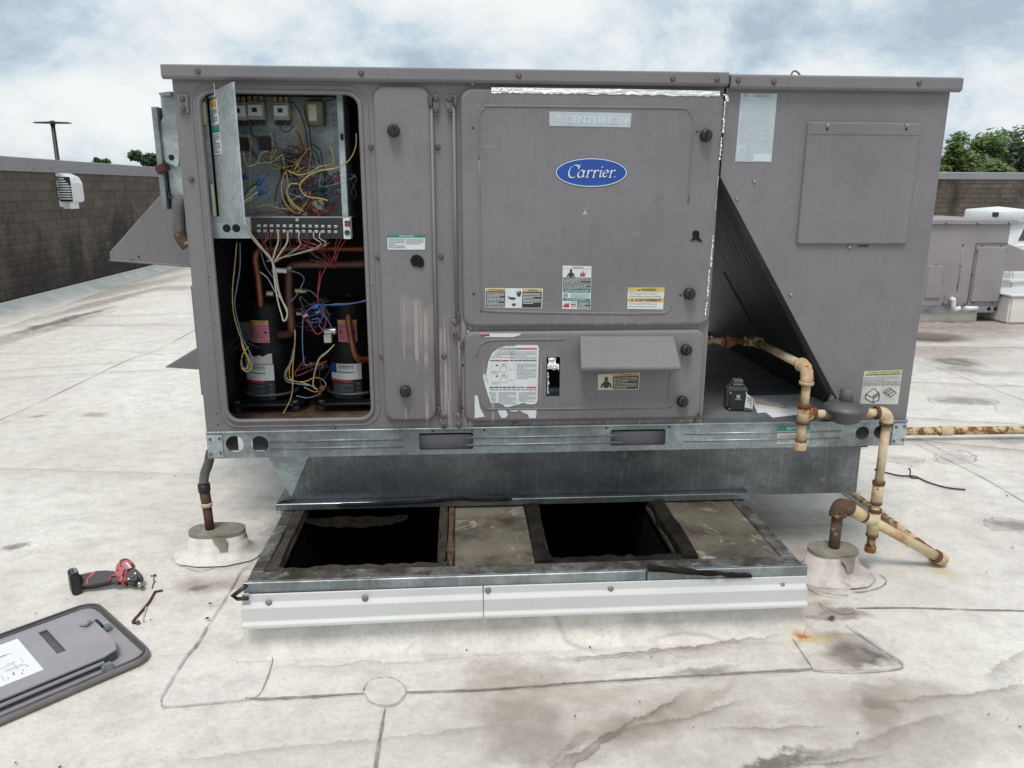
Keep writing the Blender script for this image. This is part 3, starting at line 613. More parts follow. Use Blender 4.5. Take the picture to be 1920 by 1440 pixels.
# ================================================================== ROOF CURB AND ADAPTER
M['flash_screw'] = plain('flashing_screw', (.20, .20, .20), .6, .3, .2, 60)
M['curb_rust'] = plain('rusty_rail', (.085, .052, .030), .85, .1, .6, 30, .3)
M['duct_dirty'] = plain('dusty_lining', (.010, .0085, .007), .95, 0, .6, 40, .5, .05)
def roof_curb():
    root = thing('roof_curb', 'old low roof curb with two open duct holes in front of the unit', 'roof curb', ((CX0+CX1)/2, CY0, 0))
    z = CZ
    # metal rim with the openings
    h1 = (.272, .708, -.330, .86); h2 = (1.036, 1.405, -.316, .86)
    R1 = lambda h: [(h[0],h[2]),(h[1],h[2]),(h[1],h[3]),(h[0],h[3])]
    MB().plate_xy([(CX0+.03,CY0+.03),(CX1-.03,CY0+.03),(CX1-.03,CY1-.03),(CX0+.03,CY1-.03)], [R1(h1), R1(h2)], z-.05, z-.016).build('curb_deck', M['curb_dirty'], root)
    MB().box(.759, .988, CY0+.062, CY1-.06, z-.015, z-.004).build('insulation_board', M['board'], root, .003)
    MB().box(1.459, CX1-.042, CY0+.062, CY1-.06, z-.015, z-.002).build('insulation_board', M['board'], root, .003)
    # angle rim all round
    MB().box(CX0, CX1, CY0, CY0+.055, z-.028, z).build('rim', M['curb_metal'], root, .003)
    MB().box(CX0, CX1, CY1-.05, CY1, z-.028, z).build('rim', M['curb_metal'], root, .003)
    MB().box(CX0-.002, CX0+.035, CY0+.056, CY1-.051, z-.028, z-.001).build('rim', M['curb_metal'], root, .003)
    MB().box(CX1-.040, CX1+.002, CY0+.056, CY1-.051, z-.028, z-.001).build('rim', M['curb_metal'], root, .003)
    # cross rails and gasket strips beside the openings
    for (x0, x1, m, zz, wob) in ((CX0+.037,.270,'curb_dirty',z+.002,.005),(.710,.734,'curb_dirty',z+.004,.006),(.736,.757,'curb_rust',z+.001,.005),(.990,1.034,'rubber',z+.008,.008),(1.407,1.456,'rubber',z+.010,.009)):
        mb = MB(); n = 14; vs = []
        for i in range(n+1):
            y = CY0+.06+(CY1-.12-CY0)*i/n; a = random.uniform(-wob, wob); b = random.uniform(-wob, wob); c = random.uniform(-wob, wob)*.6
            vs += [(x0+a, y, z-.03), (x0+a+.003, y, zz+c), (x1+b-.003, y, zz-c), (x1+b, y, z-.03)]
        mb.add(vs, [(4*i+j, 4*i+j+1, 4*i+j+5, 4*i+j+4) for i in range(n) for j in range(3)]+[(0,1,2,3),(4*n+3,4*n+2,4*n+1,4*n)]); mb.build('cross_rail' if m != 'rubber' else 'gasket', M[m], root)
    for h, m in ((h1,'curb_dirty'), (h2,'rubber')):       # ragged lip along the front of each opening
        mb = MB(); n = 24; vs = []
        for i in range(n+1):
            x = h[0]-.02+(h[1]-h[0]+.05)*i/n; r = random.uniform(-.006, .008)
            vs += [(x, CY0+.057, z-.012), (x, CY0+.057, z-.002), (x, h[2]-.004+r, z+.004+random.uniform(-.003,.004)), (x, h[2]+.014+r*1.5, z-.012), (x, h[2]+.012+r, z-.03)]
        mb.add(vs, [(5*i+j, 5*i+j+1, 5*i+j+6, 5*i+j+5) for i in range(n) for j in range(4)], True); mb.build('gasket', M[m], root)
    # ducts going down
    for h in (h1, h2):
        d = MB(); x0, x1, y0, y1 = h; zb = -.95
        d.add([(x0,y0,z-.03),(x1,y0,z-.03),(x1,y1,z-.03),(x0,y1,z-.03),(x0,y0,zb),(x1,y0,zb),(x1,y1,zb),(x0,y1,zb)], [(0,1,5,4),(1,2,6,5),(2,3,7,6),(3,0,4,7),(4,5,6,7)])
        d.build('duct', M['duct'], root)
    # sagging lining at the left duct
    mb = MB(); vs = []; n = 14
    for i in range(n+1):
        t = i/n; p = PZ(565+t*200, 972-t*4, z-.02); sag = .022*math.sin(math.pi*t)**.8
        for j in range(4): vs.append((p.x+random.uniform(-.004,.004), .055-j*.010-sag*.3*j/3, z-.02-sag*j/3+random.uniform(-.004,.004)))
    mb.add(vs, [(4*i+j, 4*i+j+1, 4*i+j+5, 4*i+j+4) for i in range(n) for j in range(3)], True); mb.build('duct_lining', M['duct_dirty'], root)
    # galvanised nose, white counter-flashing, membrane upstand
    MB().box(CX0-.006, 1.288, CY0-.012, CY0-.001, z-.030, z+.002).build('nose_strip', M['galv'], root, .002)
    MB().box(1.291, CX1+.008, CY0-.013, CY0-.001, z-.031, z+.002).build('nose_strip', M['galv'], root, .002)
    for (p0, p1, t0, t1) in ((-.008, .635, .006, 0), (.637, 1.544, 0, 0)):
        prof = [(.0,-.026),(-.004,-.027),(-.005,-.049),(-.020,-.057),(-.021,-.094),(-.031,-.100),(-.031,-.109),(-.027,-.109),(-.017,-.096),(-.016,-.059),(-.001,-.052)]
        mb = MB(); vs = []; n = 10
        for i in range(n+1):
            t = i/n; x = CX0+p0+(p1-p0)*t; k = t0+(t1-t0)*t; sag = 0
            vs += [(x, CY0-.014+a-k*(.3+(-b)*5), z+b-k*.9*(-b/.115)) for a, b in prof]
        m_ = len(prof); mb.add(vs, [(m_*i+j, m_*i+(j+1)%m_, m_*(i+1)+(j+1)%m_, m_*(i+1)+j) for i in range(n) for j in range(m_)]+[tuple(range(m_)), tuple(m_*n+j for j in reversed(range(m_)))])
        cf = mb.build('counter_flashing', M['white_metal'], root, .0015)
    for px, py in ((505,1120),(685,1111),(915,1099),(1145,1097),(1467,1090)):
        p = PY(px, py+8, CY0-.02); MB().lathe([(.009,0),(.009,.002),(.0055,.003),(.0055,.006),(.004,.007)], (p.x, CY0-.018-(.008 if px < 700 else 0), p.z), (0,-1,0), 8).build('screw', M['flash_screw'], root)
    up = MB(); vs = []; prof = [(.004,z-.055),(.008,.10),(.018,.05),(.028,.022),(.040,.010),(.056,.0036)]; n = 0
    for k, (o, zz) in enumerate(prof):
        lp = []
        base = rrect(CX0-o, CX1+o, CY0-o, CY1+o, .012+o*.6, 4)
        for i in range(len(base)):
            p, q = base[i], base[(i+1) % len(base)]; d = math.hypot(q[0]-p[0], q[1]-p[1]); m_ = 24 if i % 5 == 4 else 1
            for j in range(m_): lp.append((p[0]+(q[0]-p[0])*j/m_, p[1]+(q[1]-p[1])*j/m_, zz))
        vs += [(x+random.uniform(-.002,.002)*(0 < k), y+random.uniform(-.003,.003)*(0 < k), q_) for x, y, q_ in lp]; n = len(lp)
    up.add(vs, [(k*n+j, k*n+(j+1)%n, (k+1)*n+(j+1)%n, (k+1)*n+j) for k in range(len(prof)-1) for j in range(n)], True).build('membrane_upstand', M['roof'], root)
    # torn black gasket hanging over the right front edge
    mb = MB(); vs = []; n = 16
    for i in range(n+1):
        t = i/n; p = PY(1215+t*195, 1068+t*12+random.uniform(-1.5, 1.5), CY0-.02); th = .013*(1-t*.55)+random.uniform(-.003,.003)
        vs += [(p.x, CY0-.014, p.z+th*.8), (p.x, CY0-.024-random.random()*.004, p.z+th*.4), (p.x, CY0-.022-random.random()*.006, p.z-th*.5), (p.x, CY0-.014, p.z-th*.6)]
    mb.add(vs, [(4*i+j, 4*i+(j+1)%4, 4*i+4+(j+1)%4, 4*i+4+j) for i in range(n) for j in range(4)]+[(0,1,2,3),(4*n+3,4*n+2,4*n+1,4*n)])
    mb.build('torn_gasket', M['rubber'], root)
    # bent black strip at the left front corner
    q = [PY(*a, CY0-.03) for a in ((462,1098),(436,1118),(445,1123),(466,1122))]; MB().tube(q, .006, 6).build('bent_strip', M['black'], root)
roof_curb()
def curb_adapter():
    root = thing('curb_adapter', 'galvanised sheet metal curb adapter under the big grey unit', 'curb adapter', (1.1, .1, CZ))
    Z0, Z1 = CZ+.004, ZR-.001; yb = 1.40
    A = [(.142,.10,Z1),(2.150,.10,Z1),(2.150,yb,Z1),(.142,yb,Z1)]
    B = [(.224,.10,Z0+.028),(2.152,.10,Z0+.028),(2.152,yb,Z0+.028),(.224,yb,Z0+.028)]
    Cq = [(.178,.10,Z0),(2.153,.10,Z0),(2.153,yb,Z0),(.178,yb,Z0)]
    m = MB(); m.add(A+B+Cq, [(i+k, (i+1)%4+k, (i+1)%4+k+4, i+k+4) for k in (0, 4) for i in range(4)]); m.build('adapter_wall', M['galv_dark'], root)
    MB().add([(.145,.094,Z1-.002),(.30,.094,Z1-.002),(.222,.094,Z0+.034)], [(0,1,2)]).build('corner_gusset', M['galv_light'], root)
    MB().box(.176, 1.758, .064, .099, Z0-.001, Z0+.022).build('front_flange', M['galv_dark'], root, .002)
    MB().hexa([(.178,.066,Z0+.023),(.222,.095,Z0+.04),(.222,.5,Z0+.04),(.178,.5,Z0+.023)], [(.176,.066,Z0+.020),(.220,.095,Z0+.036),(.220,.5,Z0+.036),(.176,.5,Z0+.02)]).build('side_flange', M['galv_dark'], root)
    pts = [PY(*a, .06) for a in ((632,947),(700,945),(800,940),(862,935),(900,937),(960,936))]
    MB().tube(curve(pts, 4), [.004]+[.007]*19+[.004], 6).build('sealing_strip', M['rubber'], root)
    MB().box(.19, .21, .068, .11, Z0-.05, Z0-.002).build('corner_tab', M['galv_dark'], root)
curb_adapter()

# ================================================================== LETTERING
_tc = {}
def text_pts(s, shear=0, bold=0):
    k = (s, shear, bold)
    if k not in _tc:
        cu = bpy.data.curves.new('t', 'FONT'); cu.body = s; cu.size = 1; cu.shear = shear; cu.offset = bold; cu.resolution_u = 2
        o = bpy.data.objects.new('t', cu); COL.objects.link(o); dg = bpy.context.evaluated_depsgraph_get(); me = o.evaluated_get(dg).to_mesh()
        vs = [(v.co.x, v.co.y) for v in me.vertices]; fs = [tuple(p.vertices) for p in me.polygons]
        o.evaluated_get(dg).to_mesh_clear(); bpy.data.objects.remove(o); bpy.data.curves.remove(cu)
        x0 = min(v[0] for v in vs); x1 = max(v[0] for v in vs); z0 = min(v[1] for v in vs); z1 = max(v[1] for v in vs)
        _tc[k] = ([((v[0]-x0)/(x1-x0), (v[1]-z0)/(z1-z0)) for v in vs], fs)
    return _tc[k]
class Sticker:
    """flat print laid on a plane: to3(a,b,lift) with a,b in 0..1 over the sticker, b upwards"""
    def __init__(s, name, to3, mat, parent, outline=None, label=None, lift=0.0012, grid=0):
        s.to3 = to3; s.p = None; s.layer = lift
        ol = outline or [(0,0),(1,0),(1,1),(0,1)]
        s.g = grid; m = MB()
        if grid:
            T = outline or [1]*(grid+1); vs = [to3(i/grid, 0, lift) for i in range(grid+1)]+[to3(i/grid, T[i], lift) for i in range(grid+1)]
            m.add(vs, [(i, i+1, grid+2+i, grid+1+i) for i in range(grid)])
        else: m.plate(ol, [], lambda a, b: to3(a, b, lift), lambda a, b: to3(a, b, 0.0002))
        s.o = m.build(name, M[mat], parent)
        if label: s.o['label'] = label
    def rect(s, a0, a1, b0, b1, mat, name='band', k=1):
        l = s.layer+.0004*k; m = MB(); n = 6 if s.g and a1-a0 > .2 else 1; m.add([s.to3(a0+(a1-a0)*i/n,b0,l) for i in range(n+1)]+[s.to3(a0+(a1-a0)*i/n,b1,l) for i in range(n+1)], [(i,i+1,n+2+i,n+1+i) for i in range(n)]); return m.build(name, M[mat], s.o)
    def text(s, t, a0, a1, b0, b1, mat='ink', k=2, shear=0, bold=0):
        vs, fs = text_pts(t, shear, bold); l = s.layer+.0004*k; m = MB(); m.add([s.to3(a0+(a1-a0)*x, b0+(b1-b0)*y, l) for x, y in vs], fs); return m.build('lettering', M[mat], s.o)
    def lines(s, a0, a1, b0, b1, n, mat='ink', k=2, fill=.6, seed=1, clip=None):
        rnd = random.Random(seed); m = MB(); l = s.layer+.0004*k; dh = (b1-b0)/n
        for i in range(n):
            b = b1-(i+1)*dh; a = a0; end = a0+(a1-a0)*(1 if i % 4 != 3 else rnd.uniform(.4, .9))
            while a < end:
                w = (a1-a0)*rnd.uniform(.03, .12); e = min(a+w, end)
                if clip is None or clip((a+e)/2, b+dh*.3): m.add([s.to3(a,b+dh*.2,l), s.to3(e,b+dh*.2,l), s.to3(e,b+dh*(.2+fill),l), s.to3(a,b+dh*(.2+fill),l)], [(0,1,2,3)])
                a = e+(a1-a0)*.02
        if m.v: return m.build('printed_lines', M[mat], s.o)
    def poly(s, pts, mat, k=2, name='pictogram'):
        l = s.layer+.0004*k; t = tessellate_polygon([[Vector((a,b,0)) for a, b in pts]]); m = MB(); m.add([s.to3(a,b,l) for a, b in pts], [tuple(x) for x in t]); return m.build(name, M[mat], s.o)
    def nib(s, strokes, w, ang, mat, k=2, name='lettering'):
        l = s.layer+.0004*k; m = MB(); dx, dz = math.cos(ang)*w[0]/2, math.sin(ang)*w[1]/2
        for st in strokes:
            for p, q in zip(st[:-1], st[1:]):
                l += .000012
                m.add([s.to3(p[0]-dx,p[1]-dz,l), s.to3(p[0]+dx,p[1]+dz,l), s.to3(q[0]+dx,q[1]+dz,l), s.to3(q[0]-dx,q[1]-dz,l)], [(0,1,2,3)])
                l += .000012; h = w[0]*.20; hz = w[1]*.20
                m.add([s.to3(p[0]-h,p[1]-hz,l), s.to3(p[0]+h,p[1]-hz,l), s.to3(q[0]+h,q[1]+hz,l), s.to3(q[0]-h,q[1]+hz,l)], [(0,1,2,3)])
        return m.build(name, M[mat], s.o)
def face_map(tl, tr_, br, bl, Y):
    A, B, C_, D = (PY(*t, Y) for t in (tl, tr_, br, bl))
    def f(a, b, l):
        p = (D*(1-a)+C_*a)*(1-b)+(A*(1-a)+B*a)*b; return (p.x, Y-l, p.z)
    return f
def cyl_map(cx, cy, r, a0, a1, z0, z1):
    def f(a, b, l): t = R(a0+(a1-a0)*a); return (cx+math.cos(t)*(r+l), cy+math.sin(t)*(r+l), z0+(z1-z0)*b)
    return f

# ================================================================== THE ROOFTOP UNIT
unit = thing('rooftop_unit', 'large grey rooftop air conditioner with open compressor bay and blue oval logo', 'air conditioner', (W/2, 0, ZR))
D = 1.46; YS = .006; SK = .010           # depth, skin plane, skin thickness
XS = 1.556                                # right end of the left cabinet
ZB = ZR+.082                              # top of base rail
PF = -.006                                # front plane of pressed panels
def U(mb, name, mat, **k): return mb.build(name, M[mat], unit, **k)
# opening of the compressor bay
ox0, ox1, oz0, oz1 = fr4((373,176),(668,177),(699,783),(431,786), YS)
hx0, hx1, hz0, hz1 = fr(1024, 668, 1048, 741, YS)
sk = MB(); sk.plate_xz([(0,ZB),(XS,ZB),(XS,1.535),(0,1.535)], [rrect(ox0,ox1,oz0,oz1,.035), [(hx0-.02,hz0-.02),(hx1+.02,hz0-.02),(hx1+.02,hz1+.02),(hx0-.02,hz1+.02)]], YS, YS+.004)
U(sk, 'front_skin', 'paint_skin')
b = MB(); lp = rrect(ox0-.006, ox1+.006, oz0-.006, oz1+.006, .04, 8); lp = [(a, YS, c) for a, c in lp]; b.tube(lp+[lp[0]], .007, 8, False); U(b, 'opening_frame', 'paint')
b = MB(); lp = rrect(ox0-.026, ox1+.026, oz0-.024, oz1+.022, .055, 8); lp = [(a, YS+.001, c) for a, c in lp]; b.tube(lp+[lp[0]], .004, 6, False); U(b, 'opening_bead', 'paint')
# left corner post edge and other sides
U(MB().box(0, .004, YS+.005, D, ZB, 1.535), 'side_wall', 'paint')
U(MB().box(0, XS, D-.004, D, ZB, 1.535), 'rear_wall', 'paint')
U(MB().box(XS-.004, XS, YS+.005, D-.005, ZB, 1.535), 'bay_side_wall', 'paint')
# cap
cp = MB(); cp.plate_yz([(-.020,1.527),(-.020,1.559),(.0,1.562),(D+.02,1.562),(D+.02,1.527),(D+.01,1.527),(D+.01,1.553),(.012,1.553),(-.008,1.520)], [], -.020, XS+.004); cap1 = U(cp, 'top_cap', 'paint', bevel=.003)
cp = MB(); cp.plate_yz([(-.017,1.520),(-.017,1.553),(.0,1.557),(D+.02,1.557),(D+.02,1.52),(D+.01,1.52),(D+.01,1.548),(.012,1.548),(-.005,1.513)], [], XS+.010, W+.022); cap2 = U(cp, 'top_cap', 'paint', bevel=.003)
for px, py, c in ((371,133,cap1),(677,137,cap1),(973,142,cap1),(1262,148,cap1),(1345,149,cap1),(1385,150,cap2),(1452,153,cap2),(1725,155,cap2)):
    p = PY(px, py, -.021); MB().lathe([(.008,0),(.008,.002),(.005,.003),(.005,.006)], (p.x, -.0195 if c is cap1 else -.0165, p.z), (0,-1,0), 8).build('screw', M['screw'], c)
# ---- base rails
fs = []
for a in ((440,833,16),(487,833,16)): p = PY(a[0], a[1], 0); fs.append(circ(p.x, p.z, .027))
for a in ((1617,812,14),(1651,810,14)): p = PY(a[0], a[1], 0); fs.append(circ(p.x, p.z, .023))
for a in ((785,812,888,842),(1145,806,1247,834)):
    x0, x1, z0, z1 = fr(*a); fs.append(rrect(x0, x1, max(z0, ZR+.014), min(z1, ZB-.012), .006, 2))
MB().plate_xz([(0,ZR),(W,ZR),(W,ZB),(0,ZB)], fs, 0, .004).build('base_rail', M['galv'], unit)
zr1 = ZR+.052; zr2 = ZR+.028
for z in (zr1, zr2):
    xs = [(.116,.455) if False else None]
    for x0, x1 in ((.19, .60), (.80, 1.30), (1.50, 2.02)): MB().tube([(x0,.0015,z),(x1,.0015,z)], .004, 6).build('rail_bead', M['galv'], unit)
MB().box(0, W, -.006, .05, ZB+.0005, ZB+.006).build('rail_flange', M['galv'], unit, .001)
MB().box(.0, W, .004, .045, ZR+.001, ZR+.005).build('rail_foot', M['galv'], unit)
MB().box(0, W, D-.004, D, ZR, ZB).build('rear_rail', M['galv'], unit)
for x0 in (.0, W-.004): MB().plate_yz([(.006,ZR),(D-.006,ZR),(D-.006,ZB-.001),(.006,ZB-.001)], [circ(.16, ZR+.042, .026), circ(D-.16, ZR+.042, .026)], x0+.0005, x0+.0035).build('end_rail', M['galv'], unit)
for x in (.74, 1.36): MB().box(x-.13, x+.13, .045, .05, ZR+.002, ZR+.05).build('fork_channel', M['paint2'], unit)
for x0, x1 in ((.006,.072),(.118,.30),(1.98,2.078),(2.098,2.23)): MB().box(x0, x1, .07, .074, ZR+.001, ZB-.005).build('rail_web', M['grey_dk'], unit)
for x0 in (.002, W-.048):
    br = MB().box(x0, x0+.046, -.0045, -.0005, ZR+.004, ZB-.006).build('corner_bracket', M['galv_light'], unit, .001)
    for dx, dz in ((.008,.012),(.038,.016),(.01,.06),(.038,.062)): MB().lathe([(.005,0),(.004,.003)], (x0+dx, -.005, ZR+.004+dz), (0,-1,0), 7).build('screw', M['screw'], br)
for px, py in ((812,806),(885,805),(908,806),(1137,802),(1255,800)):
    p = PY(px, py, 0); MB().lathe([(.004,0),(.003,.001)], (p.x, -.0005, min(p.z, ZB-.005)), (0,-1,0), 7).build('rail_hole', M['ink'], unit)
# base pan
MB().box(.005, W-.005, .05, D-.006, ZB-.003, ZB+.0062).build('base_pan', M['pan'], unit)
# ---- pressed front panels
x0, x1, z0, z1 = fr4((697,160),(803,161),(822,790),(723,791), PF)
narrow = U(MB().emboss(x0, x1, z0, z1, .035, YS, .014), 'access_panel', 'paint_streak'); narrow['label'] = 'narrow panel with pale pinkish drip streaks'
x0, x1, z0, z1 = fr4((862,164),(1362,171),(1328,612),(868,612), PF)
door = U(MB().emboss(x0, x1, z0, z1, .035, YS, .016), 'filter_door', 'paint_door'); door['label'] = 'large square front panel carrying the blue logo'
x0, x1, z0, z1 = fr4((868,620),(1326,619),(1310,787),(872,792), PF)
hole = [(hx0,hz0),(hx1,hz0),(hx1,hz1),(hx0,hz1)]
low = U(MB().emboss(x0, x1, z0, z1, .032, YS, .014, holes=[hole]), 'furnace_panel', 'paint_low'); low['label'] = 'lower panel with small hood, torn label and a square hole'
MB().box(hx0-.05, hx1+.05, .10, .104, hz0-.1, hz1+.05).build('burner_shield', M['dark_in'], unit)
MB().box(hx0-.04, hx1+.04, .05, .09, hz0-.05, hz0+.012).build('burner_box', M['galv'], unit)
# pressed beads
def bead(pts, parent, r=.0034, y=None, k=5):
    q = [PY(*p, PF) for p in pts]; q = [Vector((p.x, (y if y is not None else -.0095), p.z)) for p in curve(q, k)]; return MB().tube(q, r, 8).build('bead', M['paint'], parent)
bead([(898,300),(898,235),(899,214),(908,203),(925,199),(1100,201),(1270,203),(1288,207),(1297,220),(1298,245),(1290,380)], door)
bead([(898,300),(902,560),(905,575),(920,583),(1100,587),(1230,587),(1252,582),(1258,570)], door)
bead([(894,668),(898,650),(912,640),(940,637),(1057,636)], low, y=-.0075); bead([(898,735),(902,755),(912,764),(940,767),(1230,763),(1250,755),(1256,700)], low, y=-.0075)
# hinge rods and hinges
for a, b_ in (((807,200),(822,775)),((850,200),(857,604)),((863,640),(861,775))):
    p = PY(*a, -.008); q = PY(*b_, -.008); x = (p.x+q.x)/2; U(MB().tube([(x,-.003,p.z),(x,-.003,q.z)], .0048, 8), 'hinge_rod', 'paint')
def hinge(px0, py0, px1, py1):
    x0, x1, z0, z1 = fr(px0, py0, px1, py1, 0); h = MB().box(x0, x1, -.003, YS-.001, z0, z1).build('hinge', M['paint'], unit, .002)
    for f in (.22, .78): MB().lathe([(.008,0),(.008,.003),(.005,.004),(.005,.008)], ((x0+x1)/2, -.003, z0+(z1-z0)*f), (0,-1,0), 8).build('bolt', M['screw'], h)
for a in ((811,177,824,216),(837,178,850,216),(846,598,862,633),(824,774,839,801),(852,774,867,801),(332,177,355,212)): hinge(*a)
for a in ((803,180,811,200),(850,180,857,200),(857,584,863,600),(862,637,869,650),(821,762,826,774)):
    x0, x1, z0, z1 = fr(*a, 0); U(MB().box(x0, x1, -.012, YS-.001, z0, z1), 'hinge_knuckle', 'grey_dk', bevel=.002)
# screws and punched holes on the skin
for px, py, m in ((359,336,'screw'),(695,276,'screw'),(821,276,'screw'),(709,482,'screw'),(827,481,'screw'),(716,668,'screw'),(833,668,'screw'),(625,800,'screw'),(965,794,'screw'),(1305,788,'screw'),(1314,779,'screw'),(886,157,'screw_lt'),(878,622,'screw_lt')):
    p = PY(px, py, YS); U(MB().lathe([(.008,0),(.008,.002),(.0055,.003),(.0055,.006)], (p.x, YS-.0005, p.z), (0,-1,0), 8), 'screw', m)
for px, py, r in ((360,222,.003),(387,502,.002),(389,510,.002),(391,519,.0028),(389,525,.0025),(391,528,.0025),(400,534,.002),(406,776,.003),(409,797,.003),(402,606,.002),(699,535,.0025),(700,543,.002),(702,555,.0028),(704,571,.0028),(716,577,.002),(709,752,.004),(868,685,.004),(868,765,.003),(1130,790,.003)):
    p = PY(px, py, YS); U(MB().lathe([(r,0),(r*.8,.0008)], (p.x, YS, p.z), (0,-1,0), 7), 'drilled_hole', 'ink')
for px, py, r in ((887,240,.004),(1306,247,.004),(888,551,.0045),(1275,553,.004),(912,192,.0015)):
    p = PY(px, py, PF); MB().lathe([(r,0),(r*.8,.0008)], (p.x, -.0102, p.z), (0,-1,0), 8).build('drilled_hole', M['ink'], door)
# knobs
def knob(px, py, parent, s=1.0):
    p = PY(px, py, -.02); k = MB().lathe([(.016*s,0),(.018*s,.006),(.018*s,.016),(.016*s,.022),(.010*s,.024)], (p.x, -.0085, p.z), (0,-1,0), 14).build('latch_knob', M['black'], parent)
    MB().box(p.x-.0035, p.x+.0035, -.040, -.030, p.z-.014*s, p.z+.014*s).build('grip', M['black'], k, .0015)
for a in ((738,245),(760,734)): knob(*a, narrow)
for a in ((1324,254),(1293,551)): knob(*a, door)
for a in ((1287,656),(1280,753)): knob(*a, low)
def mastic(pts, parent, name='mastic_patch'):
    q = [PY(*p, -.012) for p in pts]; q = curve(q+[q[0]], 3)[:-1]; MB().plate_xz([(p.x, p.z) for p in q], [], -.0125, -.007).build(name, M['rubber'], parent)
mastic([(769,490),(773,481),(783,478),(793,485),(795,497),(790,502),(783,500),(775,499)], narrow)
mastic([(1294,452),(1299,446),(1299,436),(1305,432),(1311,436),(1311,445),(1317,453),(1310,452),(1304,450)], door)
p = PY(1096,398,PF); MB().add([(p.x-.007,-.0105,p.z-.006),(p.x+.007,-.0105,p.z-.006),(p.x,-.016,p.z+.008)], [(0,1,2)]).build('dent', M['foil'], door)
# hood on the lower panel
hx = fr4((1087,629),(1264,629),(1278,697),(1090,697), -.02); A = PY(1087,629,-.01); B = PY(1264,629,-.01); Cc = PY(1278,690,-.075); Dd = PY(1089,690,-.075); zb = PY(1180,697,-.075).z
hd = MB(); hd.hexa([(A.x,-.0085,A.z),(A.x,-.0085,zb+.012),(Dd.x,-.070,zb),(Dd.x,-.075,Dd.z)], [(B.x,-.0085,B.z),(B.x,-.0085,zb+.012),(Cc.x,-.070,zb),(Cc.x,-.075,Cc.z)])
hd.build('vent_hood', M['paint'], low, .003)
# foil tape: crumpled strips
def foil(pts, wvec, parent, n=60, jag=.004, y=-.0112):
    q = [PY(*p, PF) for p in pts]; q = curve(q, max(2, n//(len(pts)-1))); vs = []; w = Vector(wvec)
    for i, p in enumerate(q):
        j = random.uniform(-jag, jag)
        for k in range(4): vs.append((p.x+w.x*(k/3)+(j if k == 3 and w.x else 0), y-random.random()*.0022*(1 if 0 < k < 3 else .2), p.z+w.z*(k/3)+(j if k == 3 and w.z else 0)))
    m = MB(); m.add(vs, [(4*i+k, 4*i+k+1, 4*i+k+5, 4*i+k+4) for i in range(len(q)-1) for k in range(3)]); m.build('foil_tape', M['foil'], parent)
foil([(921,164),(1000,165),(1150,167),(1349,171)], (0,0,-.015), door, 70, .0018)
foil([(1352,177),(1358,180),(1360,190)], (.010,0,0), door, 10)
for a, b_ in (((1360,190),(1356,250)),((1354,258),(1350,300)),((1348,330),(1345,355)),((1344,370),(1342,395)),((1338,440),(1333,500)),((1331,505),(1327,560)),((1326,565),(1322,600))):
    foil([(a[0]-3,a[1]), ((a[0]+b_[0])/2-3, (a[1]+b_[1])/2), (b_[0]-3,b_[1])], (.0042 if b_[1] < 310 or a[1] > 430 else .002,0,0), door, 24, .0025)
p = PY(1037, 690, PF); foil([(1026,682),(1036,681),(1048,682)], (0,0,-.020), low, 8, .006, -.0095); foil([(1028,671),(1034,670),(1042,671)], (0,0,-.02), low, 6, .002, -.0093)
foil([(1026,697),(1026,720),(1026,738)], (.004,0,0), low, 10, .003, -.0095)
# ---- right (condenser) cabinet
TA = PY(1352,332,YS); TB = PY(1570,748,YS); sl = (TB.x-TA.x)/(TB.z-TA.z); xb = TA.x+sl*(ZB+.008-TA.z)
rp = MB().plate_xz([(XS+.006,1.522),(W-.002,1.522),(W-.002,ZB+.007),(xb,ZB+.007),(XS+.006,TA.z)], [], YS, YS+.004); U(rp, 'condenser_panel', 'paint')
U(MB().box(W-.006, W-.002, YS+.005, D, ZB+.007, 1.522), 'side_wall', 'paint'); U(MB().box(XS+.006, W-.007, YS+.006, D, 1.50, 1.512), 'top_deck', 'grey_dk')
U(MB().plate_xz([(XS+.006,1.499),(W-.008,1.499),(W-.008,ZB+.007),(xb+.02,ZB+.007),(XS+.006,TA.z+.02)], [], D-.004, D), 'rear_wall', 'paint')
nx, nz = Vector((TB.z-TA.z, 0, -(TB.x-TA.x))).normalized().x, Vector((TB.z-TA.z, 0, -(TB.x-TA.x))).normalized().z
if nx < 0: nx, nz = -nx, -nz
E0 = (TA.x, TA.z); E1 = (xb, ZB+.008)
def slab(t0, t1, y0, y1, s0=0., s1=1.):
    p0 = (E0[0]+(E1[0]-E0[0])*s0, E0[1]+(E1[1]-E0[1])*s0); p1 = (E0[0]+(E1[0]-E0[0])*s1, E0[1]+(E1[1]-E0[1])*s1)
    return MB().plate_xz([(p0[0]+nx*t0,p0[1]+nz*t0),(p1[0]+nx*t0,p1[1]+nz*t0),(p1[0]+nx*t1,p1[1]+nz*t1),(p0[0]+nx*t1,p0[1]+nz*t1)], [], y0, y1)
U(slab(.006, .06, YS+.006, D-.03, .0, .985), 'condenser_coil', 'coil')
U(slab(-.001, .004, YS+.005, YS+.06, .0, .99), 'coil_frame', 'grey_dk')
U(slab(-.004, .004, D-.06, D-.006, .0, .99), 'coil_frame', 'grey_dk')
U(slab(.003, .007, .55, .556, .45, .985), 'coil_strap', 'grey_dk')
x0, x1, z0, z1 = fr4((1513,228),(1727,230),(1697,458),(1492,458), YS)
cpn = U(MB().emboss(x0, x1, z0, z1, .006, YS, .009, .006), 'access_cover', 'paint')
MB().box(x0+.008, x1-.008, YS-.0105, YS-.008, z1-.036, z1-.034).build('fold_line', M['paint'], cpn, .0008)
